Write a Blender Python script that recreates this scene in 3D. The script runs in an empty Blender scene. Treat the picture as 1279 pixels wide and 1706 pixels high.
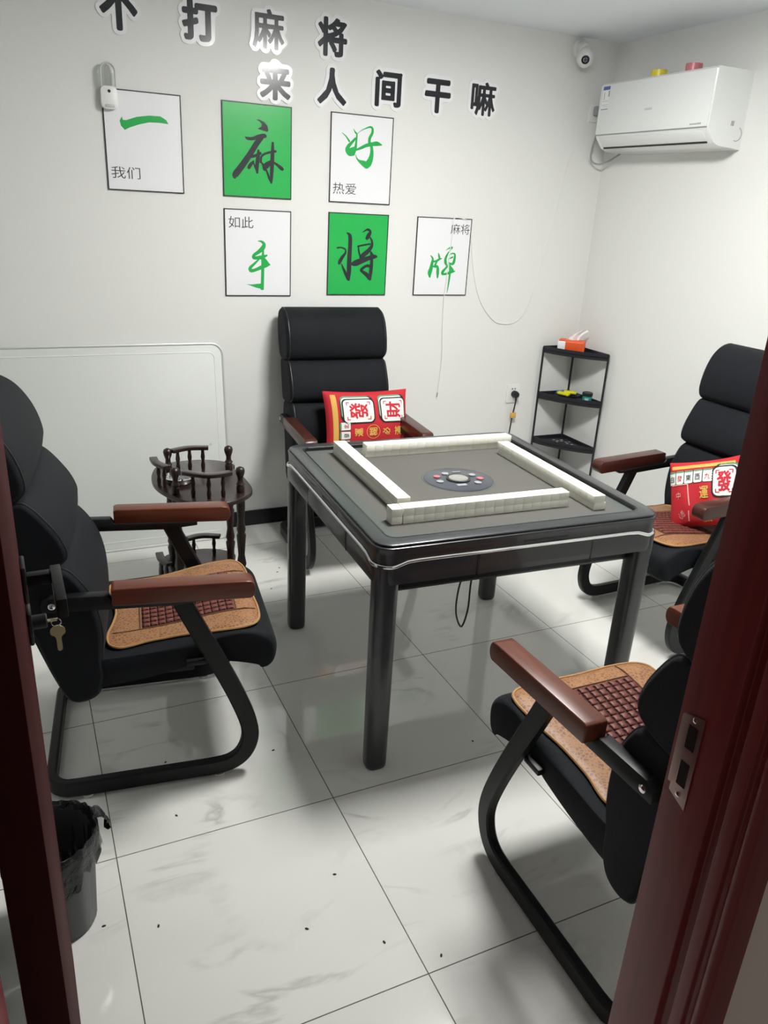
import bpy, bmesh, math, random
import numpy as np
from mathutils import Vector, Matrix
C = bpy.context.scene.collection
random.seed(7)
PI = math.pi

# ------------------------------------------------------------------ camera, light, exposure
cam_d = bpy.data.cameras.new('camera')
cam_d.sensor_fit = 'VERTICAL'
cam_d.sensor_height = 36.0
cam_d.sensor_width = 27.0
cam_d.lens = 27.164
cam_d.clip_start = 0.02
cam = bpy.data.objects.new('camera', cam_d)
cam.location = (0, 0, 1.6206)
cam.rotation_euler = (1.1918, -0.0519, -0.4290)
C.objects.link(cam)
bpy.context.scene.camera = cam

world = bpy.data.worlds.new('world')
bpy.context.scene.world = world
world.use_nodes = True
WB = world.node_tree.nodes['Background']
WB.inputs[0].default_value = (1.0, 0.93, 0.88, 1)
WB.inputs[1].default_value = 0.13
LAMP_POWER = 93.0
LAMP_POS = (1.50, 2.06)
LAMP_SIZE = 0.46
vs = bpy.context.scene.view_settings
vs.view_transform = 'Standard'
vs.look = 'None'
vs.gamma = 1.0
vs.use_curve_mapping = False
vs.exposure = 0.0
bpy.context.scene.cycles.caustics_reflective = False

# ------------------------------------------------------------------ helpers
class MB:
    """collects shapes into one mesh"""
    def __init__(self):
        self.v = []; self.f = []
    def add(self, vs_, fs_):
        n = len(self.v)
        self.v += [tuple(p) for p in vs_]
        self.f += [tuple(i + n for i in f) for f in fs_]
        return self
    def box(self, lo, hi, rot=None, at=None):
        x0, y0, z0 = lo; x1, y1, z1 = hi
        p = [Vector(q) for q in ((x0,y0,z0),(x1,y0,z0),(x1,y1,z0),(x0,y1,z0),(x0,y0,z1),(x1,y0,z1),(x1,y1,z1),(x0,y1,z1))]
        if rot is not None: p = [rot @ q for q in p]
        if at is not None: p = [q + Vector(at) for q in p]
        return self.add(p, [(0,3,2,1),(4,5,6,7),(0,1,5,4),(1,2,6,5),(2,3,7,6),(3,0,4,7)])
    def grid(self, rows, closed_u=False, closed_v=False, cap=False):
        """rows: list of equal-length point lists"""
        n = len(rows); m = len(rows[0]); fs = []
        for i in range(n if closed_u else n - 1):
            for j in range(m if closed_v else m - 1):
                a = i*m + j; b = i*m + (j+1) % m; c = ((i+1) % n)*m + (j+1) % m; d = ((i+1) % n)*m + j
                fs.append((a, b, c, d))
        if cap:
            fs.append(tuple(range(m))[::-1]); fs.append(tuple((n-1)*m + j for j in range(m)))
        return self.add([p for r in rows for p in r], fs)
    def tube(self, path, r, seg=10, cap=True):
        path = [Vector(p) for p in path]; n = len(path)
        rad = r if isinstance(r, (list, tuple)) else [r]*n
        t0 = (path[1]-path[0]).normalized()
        up = Vector((0,0,1)) if abs(t0.z) < .9 else Vector((1,0,0))
        u = t0.cross(up).normalized(); rows = []
        for i in range(n):
            t = (path[min(i+1,n-1)] - path[max(i-1,0)]).normalized()
            u = (u - t*u.dot(t)).normalized(); w = t.cross(u)
            rows.append([path[i] + (u*math.cos(2*PI*k/seg) + w*math.sin(2*PI*k/seg))*rad[i] for k in range(seg)])
        return self.grid(rows, closed_v=True, cap=cap)
    def lathe(self, prof, seg=24, at=(0,0,0), rot=None):
        """prof: (r, z) list, bottom to top"""
        rows = []
        for r, z in prof:
            row = []
            for k in range(seg):
                p = Vector((r*math.cos(2*PI*k/seg), r*math.sin(2*PI*k/seg), z))
                if rot is not None: p = rot @ p
                row.append(p + Vector(at))
            rows.append(row)
        return self.grid(rows, closed_v=True, cap=True)
    def prism(self, poly, z0, z1):
        """2d polygon in x,y raised from z0 to z1"""
        n = len(poly)
        return self.add([(x,y,z0) for x,y in poly] + [(x,y,z1) for x,y in poly],
            [tuple(range(n))[::-1], tuple(range(n, 2*n))] + [(i,(i+1)%n,n+(i+1)%n,n+i) for i in range(n)])
    def flat(self, poly, z=0):
        n = len(poly)
        return self.add([(x,y,z) for x,y in poly], [tuple(range(n))])
    def xform(self, fn):
        self.v = [tuple(fn(Vector(p))) for p in self.v]; return self
    def build(self, name, m, parent=None, smooth=35, bevel=0, seg=2, loc=None, rot=None):
        me = bpy.data.meshes.new(name)
        me.from_pydata(self.v, [], self.f)
        bm = bmesh.new(); bm.from_mesh(me)
        bmesh.ops.remove_doubles(bm, verts=bm.verts, dist=1e-6)
        if bevel:
            es = [e for e in bm.edges if len(e.link_faces) == 2 and e.calc_face_angle(0) > .6]
            bmesh.ops.recalc_face_normals(bm, faces=bm.faces)
            bmesh.ops.bevel(bm, geom=es, offset=bevel, segments=seg, profile=.5, affect='EDGES', clamp_overlap=True)
        bmesh.ops.recalc_face_normals(bm, faces=bm.faces)
        bm.to_mesh(me); bm.free()
        if smooth:
            me.shade_smooth() if hasattr(me, 'shade_smooth') else None
            me.set_sharp_from_angle(angle=math.radians(smooth))
        me.materials.append(m)
        o = bpy.data.objects.new(name, me); C.objects.link(o)
        if parent is not None: o.parent = parent
        if loc is not None: o.location = loc
        if rot is not None: o.rotation_euler = rot
        return o

def tag(o, label, cat, group=None, kind=None):
    o['label'] = label; o['category'] = cat
    if group: o['group'] = group
    if kind: o['kind'] = kind
    return o
def thing(name, label, cat, loc=(0,0,0), rz=0.0, group=None, rot=None):
    o = bpy.data.objects.new(name, None); C.objects.link(o)
    o.empty_display_size = .1
    o.location = loc; o.rotation_euler = rot if rot is not None else (0,0,rz)
    return tag(o, label, cat, group)
def struct(o):
    o['kind'] = 'structure'; return o
def copy_tree(o, parent=None):
    c = o.copy(); C.objects.link(c)
    if parent is not None: c.parent = parent
    for ch in list(o.children): copy_tree(ch, c)
    return c
def catmull(pts, n=6, closed=False):
    pts = [Vector(p) for p in pts]; out = []; N = len(pts)
    for i in range(N if closed else N-1):
        g = (lambda k: pts[k % N]) if closed else (lambda k: pts[max(0, min(N-1, k))])
        a, b, c, d = g(i-1), g(i), g(i+1), g(i+2)
        for j in range(n):
            t = j/n
            out.append(.5*((2*b) + (c-a)*t + (2*a-5*b+4*c-d)*t*t + (3*b-a-3*c+d)*t**3))
    if not closed: out.append(pts[-1])
    return out
def rrect(w, h, r, n=6, cx=0, cy=0):
    out = []
    for k, (sx, sy) in enumerate(((1,1),(-1,1),(-1,-1),(1,-1))):
        for j in range(n+1):
            a = k*PI/2 + j/n*PI/2
            out.append((cx + sx*(w/2-r) + r*math.cos(a), cy + sy*(h/2-r) + r*math.sin(a)))
    return out

# ------------------------------------------------------------------ materials
def new_mat(name):
    m = bpy.data.materials.new(name); m.use_nodes = True
    return m, m.node_tree, m.node_tree.nodes['Principled BSDF']
def mat(name, col, rough=.5, metal=0.0, spec=.5, coat=0.0, bump=None, var=None, sheen=0.0, trans=0.0, ior=1.45, alpha=1.0):
    m, nt, b = new_mat(name)
    b.inputs['Base Color'].default_value = (*col, 1)
    b.inputs['Roughness'].default_value = rough
    b.inputs['Metallic'].default_value = metal
    b.inputs['Specular IOR Level'].default_value = spec
    b.inputs['Coat Weight'].default_value = coat
    b.inputs['Coat Roughness'].default_value = .08
    b.inputs['Sheen Weight'].default_value = sheen
    b.inputs['Transmission Weight'].default_value = trans
    b.inputs['IOR'].default_value = ior
    b.inputs['Alpha'].default_value = alpha
    tc = nt.nodes.new('ShaderNodeTexCoord')
    if var:       # (scale, amount): soft mottling of the colour
        n = nt.nodes.new('ShaderNodeTexNoise'); n.inputs['Scale'].default_value = var[0]; n.inputs['Detail'].default_value = 4
        mx = nt.nodes.new('ShaderNodeMix'); mx.data_type = 'RGBA'
        mx.inputs[6].default_value = (*[c*(1-var[1]) for c in col], 1); mx.inputs[7].default_value = (*[min(1, c*(1+var[1])) for c in col], 1)
        nt.links.new(tc.outputs['Object'], n.inputs['Vector']); nt.links.new(n.outputs['Fac'], mx.inputs[0])
        nt.links.new(mx.outputs[2], b.inputs['Base Color'])
    if bump:      # (scale, strength)
        n = nt.nodes.new('ShaderNodeTexNoise'); n.inputs['Scale'].default_value = bump[0]; n.inputs['Detail'].default_value = 3
        bp = nt.nodes.new('ShaderNodeBump'); bp.inputs['Strength'].default_value = bump[1]; bp.inputs['Distance'].default_value = .004
        nt.links.new(tc.outputs['Object'], n.inputs['Vector']); nt.links.new(n.outputs['Fac'], bp.inputs['Height'])
        nt.links.new(bp.outputs['Normal'], b.inputs['Normal'])
    return m
def wood(name, c1, c2, rough=.3, scale=(3, 40, 40), coat=.4, spec=.5):
    m, nt, b = new_mat(name)
    tc = nt.nodes.new('ShaderNodeTexCoord'); mp = nt.nodes.new('ShaderNodeMapping')
    mp.inputs['Scale'].default_value = scale
    n = nt.nodes.new('ShaderNodeTexNoise'); n.inputs['Scale'].default_value = 2.0; n.inputs['Detail'].default_value = 6
    r = nt.nodes.new('ShaderNodeValToRGB')
    r.color_ramp.elements[0].position = .3; r.color_ramp.elements[0].color = (*c1, 1)
    r.color_ramp.elements[1].position = .75; r.color_ramp.elements[1].color = (*c2, 1)
    nt.links.new(tc.outputs['Object'], mp.inputs[0]); nt.links.new(mp.outputs[0], n.inputs['Vector'])
    nt.links.new(n.outputs['Fac'], r.inputs[0]); nt.links.new(r.outputs[0], b.inputs['Base Color'])
    b.inputs['Specular IOR Level'].default_value = spec; b.inputs['Roughness'].default_value = rough; b.inputs['Coat Weight'].default_value = coat; b.inputs['Coat Roughness'].default_value = .12
    return m

def floor_material():
    m, nt, b = new_mat('marble_tile')
    N, L = nt.nodes.new, nt.links.new
    tc = N('ShaderNodeTexCoord'); sx = N('ShaderNodeSeparateXYZ'); L(tc.outputs['Object'], sx.inputs[0])
    def math_(op, a, bb=None):
        n = N('ShaderNodeMath'); n.operation = op
        for i, q in enumerate((a, bb)):
            if q is None: continue
            if isinstance(q, (int, float)): n.inputs[i].default_value = q
            else: L(q, n.inputs[i])
        return n.outputs[0]
    line = None; ids = []
    for ax, off, s in ((0, .6871, .6056), (1, 1.6573, .6016)):
        u = math_('DIVIDE', math_('SUBTRACT', sx.outputs[ax], off), s)
        ids.append(math_('FLOOR', u))
        f = math_('SUBTRACT', u, math_('FLOOR', u))
        d = math_('MINIMUM', f, math_('SUBTRACT', 1.0, f))
        g = math_('LESS_THAN', d, .0023)
        line = g if line is None else math_('MAXIMUM', line, g)
    cb = N('ShaderNodeCombineXYZ'); L(ids[0], cb.inputs[0]); L(ids[1], cb.inputs[1])
    wn = N('ShaderNodeTexWhiteNoise'); wn.noise_dimensions = '3D'; L(cb.outputs[0], wn.inputs['Vector'])
    sc = N('ShaderNodeVectorMath'); sc.operation = 'SCALE'; sc.inputs['Scale'].default_value = 37.0; L(wn.outputs['Color'], sc.inputs[0])
    ad = N('ShaderNodeVectorMath'); ad.operation = 'ADD'; L(tc.outputs['Object'], ad.inputs[0]); L(sc.outputs[0], ad.inputs[1])
    mp = N('ShaderNodeMapping'); mp.inputs['Rotation'].default_value = (0, 0, math.radians(38)); mp.inputs['Scale'].default_value = (1.0, 3.0, 1)
    L(ad.outputs[0], mp.inputs[0])
    # veins: thin ridges of a warped noise, broken up by another noise
    n1 = N('ShaderNodeTexNoise'); n1.inputs['Scale'].default_value = 1.5; n1.inputs['Detail'].default_value = 6; n1.inputs['Distortion'].default_value = .7
    L(mp.outputs[0], n1.inputs['Vector'])
    ridge = math_('ABSOLUTE', math_('SUBTRACT', n1.outputs['Fac'], .5))
    r1 = N('ShaderNodeMapRange'); r1.inputs[1].default_value = 0; r1.inputs[2].default_value = .028; r1.inputs[3].default_value = 1; r1.inputs[4].default_value = 0
    L(ridge, r1.inputs[0])
    n2 = N('ShaderNodeTexNoise'); n2.inputs['Scale'].default_value = 4.0; n2.inputs['Detail'].default_value = 4; L(ad.outputs[0], n2.inputs['Vector'])
    r2 = N('ShaderNodeMapRange'); r2.inputs[1].default_value = .5; r2.inputs[2].default_value = .72; L(n2.outputs['Fac'], r2.inputs[0])
    vein = math_('MULTIPLY', math_('MULTIPLY', r1.outputs[0], r2.outputs[0]), .50)
    n3 = N('ShaderNodeTexNoise'); n3.inputs['Scale'].default_value = 1.6; n3.inputs['Detail'].default_value = 3; L(ad.outputs[0], n3.inputs['Vector'])
    base = N('ShaderNodeMix'); base.data_type = 'RGBA'; base.inputs[6].default_value = (.675,.675,.64,1); base.inputs[7].default_value = (.79,.795,.765,1)
    L(n3.outputs['Fac'], base.inputs[0])
    mv = N('ShaderNodeMix'); mv.data_type = 'RGBA'; mv.inputs[7].default_value = (.26,.27,.25,1); L(vein, mv.inputs[0]); L(base.outputs[2], mv.inputs[6])
    mg = N('ShaderNodeMix'); mg.data_type = 'RGBA'; mg.inputs[7].default_value = (.075,.075,.06,1); L(line, mg.inputs[0]); L(mv.outputs[2], mg.inputs[6])
    L(mg.outputs[2], b.inputs['Base Color'])
    rg = N('ShaderNodeMix'); rg.data_type = 'FLOAT'; rg.inputs[2].default_value = .06; rg.inputs[3].default_value = .7; L(line, rg.inputs[0])
    L(rg.outputs[0], b.inputs['Roughness'])
    b.inputs['Specular IOR Level'].default_value = .55
    return m

def brocade_material():
    m, nt, b = new_mat('tan_brocade')
    N, L = nt.nodes.new, nt.links.new
    tc = N('ShaderNodeTexCoord')
    v = N('ShaderNodeTexVoronoi'); v.feature = 'DISTANCE_TO_EDGE'; v.inputs['Scale'].default_value = 100; L(tc.outputs['Object'], v.inputs['Vector'])
    n = N('ShaderNodeTexNoise'); n.inputs['Scale'].default_value = 28; n.inputs['Detail'].default_value = 5; L(tc.outputs['Object'], n.inputs['Vector'])
    r = N('ShaderNodeMapRange'); r.inputs[1].default_value = .02; r.inputs[2].default_value = .25; L(v.outputs['Distance'], r.inputs[0])
    mu = N('ShaderNodeMath'); mu.operation = 'MULTIPLY'; L(r.outputs[0], mu.inputs[0]); L(n.outputs['Fac'], mu.inputs[1])
    cr = N('ShaderNodeValToRGB')
    cr.color_ramp.elements[0].position = .05; cr.color_ramp.elements[0].color = (.345,.160,.058,1)
    cr.color_ramp.elements[1].position = .55; cr.color_ramp.elements[1].color = (.150,.050,.016,1)
    L(mu.outputs[0], cr.inputs[0]); L(cr.outputs[0], b.inputs['Base Color'])
    b.inputs['Roughness'].default_value = .5; b.inputs['Sheen Weight'].default_value = .2
    return m

M = dict(
    wall=mat('white_wall_paint', (.775,.78,.76), .75, bump=(60,.02)),
    corridor=mat('beige_corridor_paint', (.86,.74,.66), .8),
    ceil=mat('white_ceiling_paint', (.86,.90,.94), .85),
    base=mat('black_skirting', (.012,.012,.014), .22),
    floor=floor_material(),
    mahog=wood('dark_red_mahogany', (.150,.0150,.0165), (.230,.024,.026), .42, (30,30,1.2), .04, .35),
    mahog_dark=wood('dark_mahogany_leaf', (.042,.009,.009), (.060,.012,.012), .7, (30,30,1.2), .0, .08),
    fabric=mat('black_fabric', (.0098,.0112,.0140), .65, spec=.12, sheen=.03, bump=(420,.25), var=(9,.18)),
    leather=mat('black_side_vinyl', (.013,.0145,.017), .42, bump=(40,.3)),
    steel=mat('black_coated_steel', (.0080,.0092,.0100), .42, spec=.3, var=(6,.2)),
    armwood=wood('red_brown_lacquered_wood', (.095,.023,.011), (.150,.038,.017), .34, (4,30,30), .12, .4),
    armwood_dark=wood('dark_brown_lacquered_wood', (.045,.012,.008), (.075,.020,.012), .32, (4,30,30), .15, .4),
    plastic_white=mat('white_plastic', (.80,.80,.79), .35),
    ac_white=mat('white_gloss_plastic', (.80,.815,.81), .25, coat=.3),
    grey=mat('grey_plastic', (.30,.31,.32), .4),
    light_grey=mat('light_grey_plastic', (.58,.58,.56), .4),
    black=mat('black_plastic', (.012,.012,.013), .4),
    ink=mat('black_ink', (.013,.014,.02), .22, coat=.3),
    sticker=mat('white_sticker', (.88,.88,.90), .2, coat=.5),
    green=mat('green_print', (.008,.43,.075), .28, coat=.25),
    paper=mat('white_print', (.83,.835,.86), .3, coat=.25),
    brushgreen=mat('green_ink', (.012,.40,.075), .3),
    caption=mat('dark_grey_ink', (.03,.03,.03), .4),
    t_metal=mat('dark_gunmetal_lacquer', (.036,.036,.041), .36, .35, coat=.35, var=(14,.08)),
    t_rim=mat('charcoal_metallic_rim', (.048,.053,.056), .32, .35, coat=.25),
    t_dark=mat('black_gloss_plastic', (.012,.012,.014), .25),
    felt=mat('grey_brown_felt', (.092,.089,.081), .9, bump=(600,.2), var=(5,.06)),
    felt_line=mat('dark_felt_print', (.085,.092,.088), .85),
    felt_border=mat('grey_green_felt_border', (.080,.088,.083), .85),
    chrome=mat('chrome', (.75,.75,.76), .12, 1.0),
    steel_plate=mat('brushed_metal', (.33,.22,.20), .38, .9),
    tile=mat('ivory_tile', (.86,.86,.765), .3, coat=.2),
    brocade=brocade_material(),
    matpipe=mat('tan_piping', (.42,.23,.09), .5),
    bead=mat('red_brown_beads', (.150,.044,.034), .48, spec=.35, var=(55,.25)),
    beadcloth=mat('dark_bead_backing', (.045,.012,.010), .8),
    mat_line=mat('dark_mat_seam', (.13,.06,.022), .7),
    red=mat('red_pillow_cloth', (.50,.018,.028), .8, bump=(300,.15)),
    redprint=mat('red_print', (.55,.02,.04), .8),
    white_print=mat('white_cloth_print', (.78,.80,.76), .8),
    black_print=mat('black_cloth_print', (.015,.017,.016), .8),
    green_print=mat('green_cloth_print', (.10,.30,.17), .8),
    gold_print=mat('gold_cloth_print', (.68,.40,.09), .8),
    pink_print=mat('pale_cloth_print', (.75,.42,.38), .8),
    darkwood=wood('dark_lacquered_wood', (.012,.005,.005), (.026,.010,.009), .34, (5,5,30), .15),
    shelf=mat('black_shelf_plastic', (.014,.015,.020), .45),
    bin=mat('dark_grey_bin_plastic', (.045,.045,.052), .45),
    bag=mat('black_bin_bag', (.016,.017,.018), .22, spec=.7, bump=(55,1.0)),
    board=mat('whiteboard_surface', (.72,.745,.72), .3, coat=.3),
    alu=mat('satin_aluminium', (.66,.67,.66), .4, .25),
    dome=mat('smoky_clear_dome', (.25,.25,.23), .2, coat=.4),
    button=mat('grey_white_button', (.27,.29,.30), .4),
    button_red=mat('pink_red_button', (.42,.13,.14), .4),
    orange=mat('orange_wrapper', (.75,.10,.02), .4),
    tissue=mat('white_tissue', (.85,.85,.85), .8),
    yellow=mat('yellow_wrapper', (.75,.72,.02), .4),
    blue=mat('blue_wrapper', (.10,.14,.40), .4),
    navy=mat('navy_plastic', (.025,.03,.08), .4),
    teal=mat('teal_label', (.03,.33,.29), .4),
    pink=mat('pink_tape', (.55,.17,.20), .3),
    brass=mat('brass_key', (.50,.44,.28), .3, .8),
    clear=mat('clear_plastic', (.93,.95,.93), .12, trans=.85, ior=1.2),
    crumb=mat('dark_crumb', (.03,.028,.025), .8),
    tape_yellow=mat('yellow_tape', (.70,.58,.06), .3),
)
def emit(name, col, s):
    m, nt, b = new_mat(name)
    b.inputs['Base Color'].default_value = (.9,.9,.9,1)
    b.inputs['Emission Color'].default_value = (*col, 1); b.inputs['Emission Strength'].default_value = s
    return m

# ------------------------------------------------------------------ writing: glyph outlines as flat shapes
_dg = lambda: bpy.context.evaluated_depsgraph_get()
def glyph(s, w, h, bold=0.0):
    """flat mesh of the character(s) centred on 0,0, fitted into w x h"""
    cu = bpy.data.curves.new('lettering', 'FONT'); cu.body = s; cu.size = 1.0; cu.offset = bold; cu.fill_mode = 'FRONT'
    cu.resolution_u = 3
    ob = bpy.data.objects.new('lettering', cu); C.objects.link(ob)
    bpy.context.view_layer.update()
    me = bpy.data.meshes.new_from_object(ob.evaluated_get(_dg()))
    vs_ = np.array([v.co[:2] for v in me.vertices]) if len(me.vertices) else np.zeros((1,2))
    fs_ = [tuple(p.vertices) for p in me.polygons]
    bpy.data.objects.remove(ob); bpy.data.curves.remove(cu); bpy.data.meshes.remove(me)
    lo, hi = vs_.min(0), vs_.max(0); c = (lo+hi)/2; d = np.maximum(hi-lo, 1e-6)
    vs_ = (vs_ - c) * np.array([w, h]) / d
    return [tuple(p) for p in vs_], fs_
def die_cut(vs_, fs_, margin, res=.0022, holes=False, smooth=10):
    """smooth outline around a glyph, holes closed"""
    V = np.array(vs_); lo = V.min(0) - margin*2; hi = V.max(0) + margin*2
    nx, ny = [int(q) for q in np.ceil((hi-lo)/res)]
    X, Y = np.meshgrid(lo[0]+(np.arange(nx)+.5)*res, lo[1]+(np.arange(ny)+.5)*res)
    mask = np.zeros((ny, nx), bool)
    for f in fs_:
        for k in range(1, len(f)-1):
            a, b, c = V[f[0]], V[f[k]], V[f[k+1]]
            d = (b[0]-a[0])*(c[1]-a[1]) - (b[1]-a[1])*(c[0]-a[0])
            if abs(d) < 1e-12: continue
            u = ((X-a[0])*(c[1]-a[1]) - (Y-a[1])*(c[0]-a[0]))/d; v = ((b[0]-a[0])*(Y-a[1]) - (b[1]-a[1])*(X-a[0]))/d
            mask |= (u >= -.02) & (v >= -.02) & (u+v <= 1.02)
    R = int(round(margin/res)); out = mask.copy(); P = np.pad(mask, R)
    for dy in range(-R, R+1):
        for dx in range(-R, R+1):
            if dx*dx+dy*dy <= R*R: out |= P[R+dy:R+dy+ny, R+dx:R+dx+nx]
    nxt = {}
    o = np.pad(out, 1)
    for y in range(ny):
        for x in range(nx):
            if not out[y, x]: continue
            if not o[y, x+1]: nxt.setdefault((x,y), []).append((x+1,y))
            if not o[y+1, x+2]: nxt.setdefault((x+1,y), []).append((x+1,y+1))
            if not o[y+2, x+1]: nxt.setdefault((x+1,y+1), []).append((x,y+1))
            if not o[y+1, x]: nxt.setdefault((x,y+1), []).append((x,y))
    loops = []
    while nxt:
        s = next(iter(nxt)); lp = [s]; p = s
        while True:
            q = nxt[p].pop()
            if not nxt[p]: del nxt[p]
            if q == s: break
            lp.append(q); p = q
        A = np.array(lp, float); ar = .5*np.sum(A[:,0]*np.roll(A[:,1],-1) - np.roll(A[:,0],-1)*A[:,1])
        if ar > 30 or (holes and abs(ar) > 12): loops.append((ar, A))
    res_ = []
    for ar, A in sorted(loops, key=lambda q: -q[0]):
        for _ in range(smooth): A = (np.roll(A,1,0) + 2*A + np.roll(A,-1,0))/4
        A = A[::2]
        res_.append([(lo[0]+p[0]*res, lo[1]+p[1]*res) for p in A])
    return res_
def bold_shape(vs_, fs_, extra, res=.0009):
    """the glyph thickened by extra, as a clean filled mesh (counters stay open)"""
    bm = bmesh.new()
    for lp in die_cut(vs_, fs_, extra, res, True, 2):
        q = [bm.verts.new((x,y,0)) for x, y in lp]
        for i in range(len(q)): bm.edges.new((q[i], q[(i+1) % len(q)]))
    bmesh.ops.triangle_fill(bm, edges=list(bm.edges), use_beauty=True, normal=(0,0,1))
    bm.verts.index_update()
    out = [tuple(v.co[:2]) for v in bm.verts], [tuple(v.index for v in f.verts) for f in bm.faces]
    bm.free(); return out
def ribbon(mb, pts, z=0.0):
    """brush stroke: (x, y, width) knots"""
    q = catmull([(x,y,w) for x,y,w in pts], 5)
    L_, R_ = [], []
    for i, p in enumerate(q):
        t = q[min(i+1,len(q)-1)] - q[max(i-1,0)]; t.z = 0; t.normalize()
        n = Vector((-t.y, t.x, 0)); w = max(p.z, .0004)/2
        L_.append((p.x+n.x*w, p.y+n.y*w, z)); R_.append((p.x-n.x*w, p.y-n.y*w, z))
    mb.grid([L_, R_])
    for e, s in ((0, -1), (-1, 1)):
        p = q[e]; t = (q[e] - q[e-1 if e == -1 else 1]); t.z = 0; t.normalize(); n = Vector((-t.y, t.x, 0)); w = max(p.z, .0004)/2
        mb.add([(p.x + (n.x*math.cos(a) + t.x*math.sin(a)*.6)*w, p.y + (n.y*math.cos(a) + t.y*math.sin(a)*.6)*w, z) for a in [PI*k/6 for k in range(7)]], [tuple(range(7))])

# ================================================================== THE SETTING
XL, XR, YB, YF, YC, H = -1.05, 3.0, 3.72, .55, .452, 2.46
JL, JR, DH = -.077, .70, 2.06            # the doorway
struct(MB().box((XL-.1, -1.6, -.05), (XR+.1, YB+.1, 0)).build('floor', M['floor'], smooth=0))
struct(MB().box((XL-.1, YC, H), (XR+.1, YB+.1, H+.08)).build('ceiling', M['ceil'], smooth=0))
struct(MB().box((XL-.1, YB, 0), (XR+.1, YB+.1, H)).build('wall_back', M['wall'], smooth=0))
struct(MB().box((XR, YC, 0), (XR+.1, YB, H)).build('wall_right', M['wall'], smooth=0))
struct(MB().box((XL-.1, YC, 0), (XL, YB, H)).build('wall_left', M['wall'], smooth=0))
fw = MB()
fw.box((XL, YC+.006, 0), (JL-.03, YF, H)); fw.box((JR+.03, YC+.006, 0), (XR, YF, H)); fw.box((JL-.03, YC+.006, DH+.03), (JR+.03, YF, H))
wf = struct(fw.build('wall_front', M['wall'], smooth=0))
cf = MB()
cf.box((XL-.1, YC-.002, 0), (JL-.03, YC+.005, H)); cf.box((JR+.03, YC-.002, 0), (XR+.1, YC+.005, H)); cf.box((JL-.03, YC-.002, DH+.03), (JR+.03, YC+.005, H))
o = cf.build('corridor_paint', M['corridor'], wf, smooth=0)
struct(MB().box((XL, YB-.012, 0), (XR, YB, .082)).build('baseboard_back', M['base'], bevel=.002, smooth=0))
struct(MB().box((XR-.012, YF, 0), (XR, YB-.012, .082)).build('baseboard_right', M['base'], smooth=0))
struct(MB().box((XL, YF, 0), (XL+.012, YB-.012, .082)).build('baseboard_left', M['base'], smooth=0))
struct(MB().box((XL+.012, YF, 0), (JL-.062, YF+.012, .082)).build('baseboard_front', M['base'], smooth=0))
# door frame: moulded jamb profile in plan, raised to the head
def jamb_poly(s, x0):
    pr = [(0,.567),(0,.493),(-.010,.489),(-.010,.477),(0,.473),(0,.456),(-.006,.453),(-.006,.447),(0,.442),(.001,.436),(-.006,.430),(-.050,.430),(-.054,.434),(-.054,.4499),(-.0299,.4499),(-.0299,.5501),(-.058,.5501),(-.062,.555),(-.062,.567)]
    return [(x0 - s*a, b) for a, b in pr]
tr = MB().prism(jamb_poly(1, JR), 0, DH).build('trim_1', M['mahog'], bevel=.0015, seg=2)
struct(tr)
# strike plate let into the right jamb (two latch slots, two screws)
sp = MB()
sp.prism([(.527,.926),(.556,.939),(.556,.950),(.561,.950),(.561,1.052),(.556,1.056),(.527,1.064)], 0, .0016)
sp.xform(lambda p: Vector((JR - p.z, p.x, p.y)))
spo = sp.build('strike_plate', M['steel_plate'], tr, bevel=.0005)
for z0, z1 in ((1.012,1.046),(.956,.992)):
    MB().box((JR-.0022,.5335,z0), (JR-.0014,.5475,z1)).build('latch_slot', M['t_dark'], spo, smooth=0)
for z in (1.055,.942):
    MB().lathe([(.0035,0),(.0035,.0008),(.002,.0014)], 14, (JR-.0016,.541,z), Matrix.Rotation(-PI/2,3,'Y')).build('screw', M['chrome'], spo)
struct(MB().prism(jamb_poly(-1, JL), 0, DH).build('trim_2', M['mahog'], bevel=.0015, seg=2))
hd = MB().box((JL-.054, .430, DH), (JR+.054, .4499, DH+.06)).box((JL-.03,.4499,DH),(JR+.03,.5501,DH+.03)).box((JL-.062,.5501,DH),(JR+.062,.567,DH+.06))
struct(hd.build('trim_3', M['mahog'], bevel=.0015))
# open door leaf, seen along its hinge edge
dl = bpy.data.objects.new('door_1', None); C.objects.link(dl); struct(dl)
dl.location = (-.050, .625, 0); dl.rotation_euler = (0, 0, math.atan2(.765, -.013))
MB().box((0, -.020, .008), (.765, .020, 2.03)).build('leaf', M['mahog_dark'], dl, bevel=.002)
hx = .688
hb = MB().box((hx-.028,-.028,.962), (hx+.028,-.020,1.030)).build('handle_rose', M['black'], dl, bevel=.003)
h = MB(); h.box((hx-.010,-.078,.986), (hx+.010,-.028,1.006)); h.box((hx-.125,-.083,.978), (hx+.012,-.066,1.012))
h.build('door_handle', M['steel'], hb, bevel=.002)
kb = MB().box((hx-.026,-.028,.880), (hx+.026,-.020,.940)).build('lock_rose', M['black'], dl, bevel=.003)
MB().lathe([(.013,0),(.013,.022),(.011,.024)], 20, (hx,-.028,.912), Matrix.Rotation(PI/2,3,'X')).build('lock_cylinder', M['black'], kb)
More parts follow.
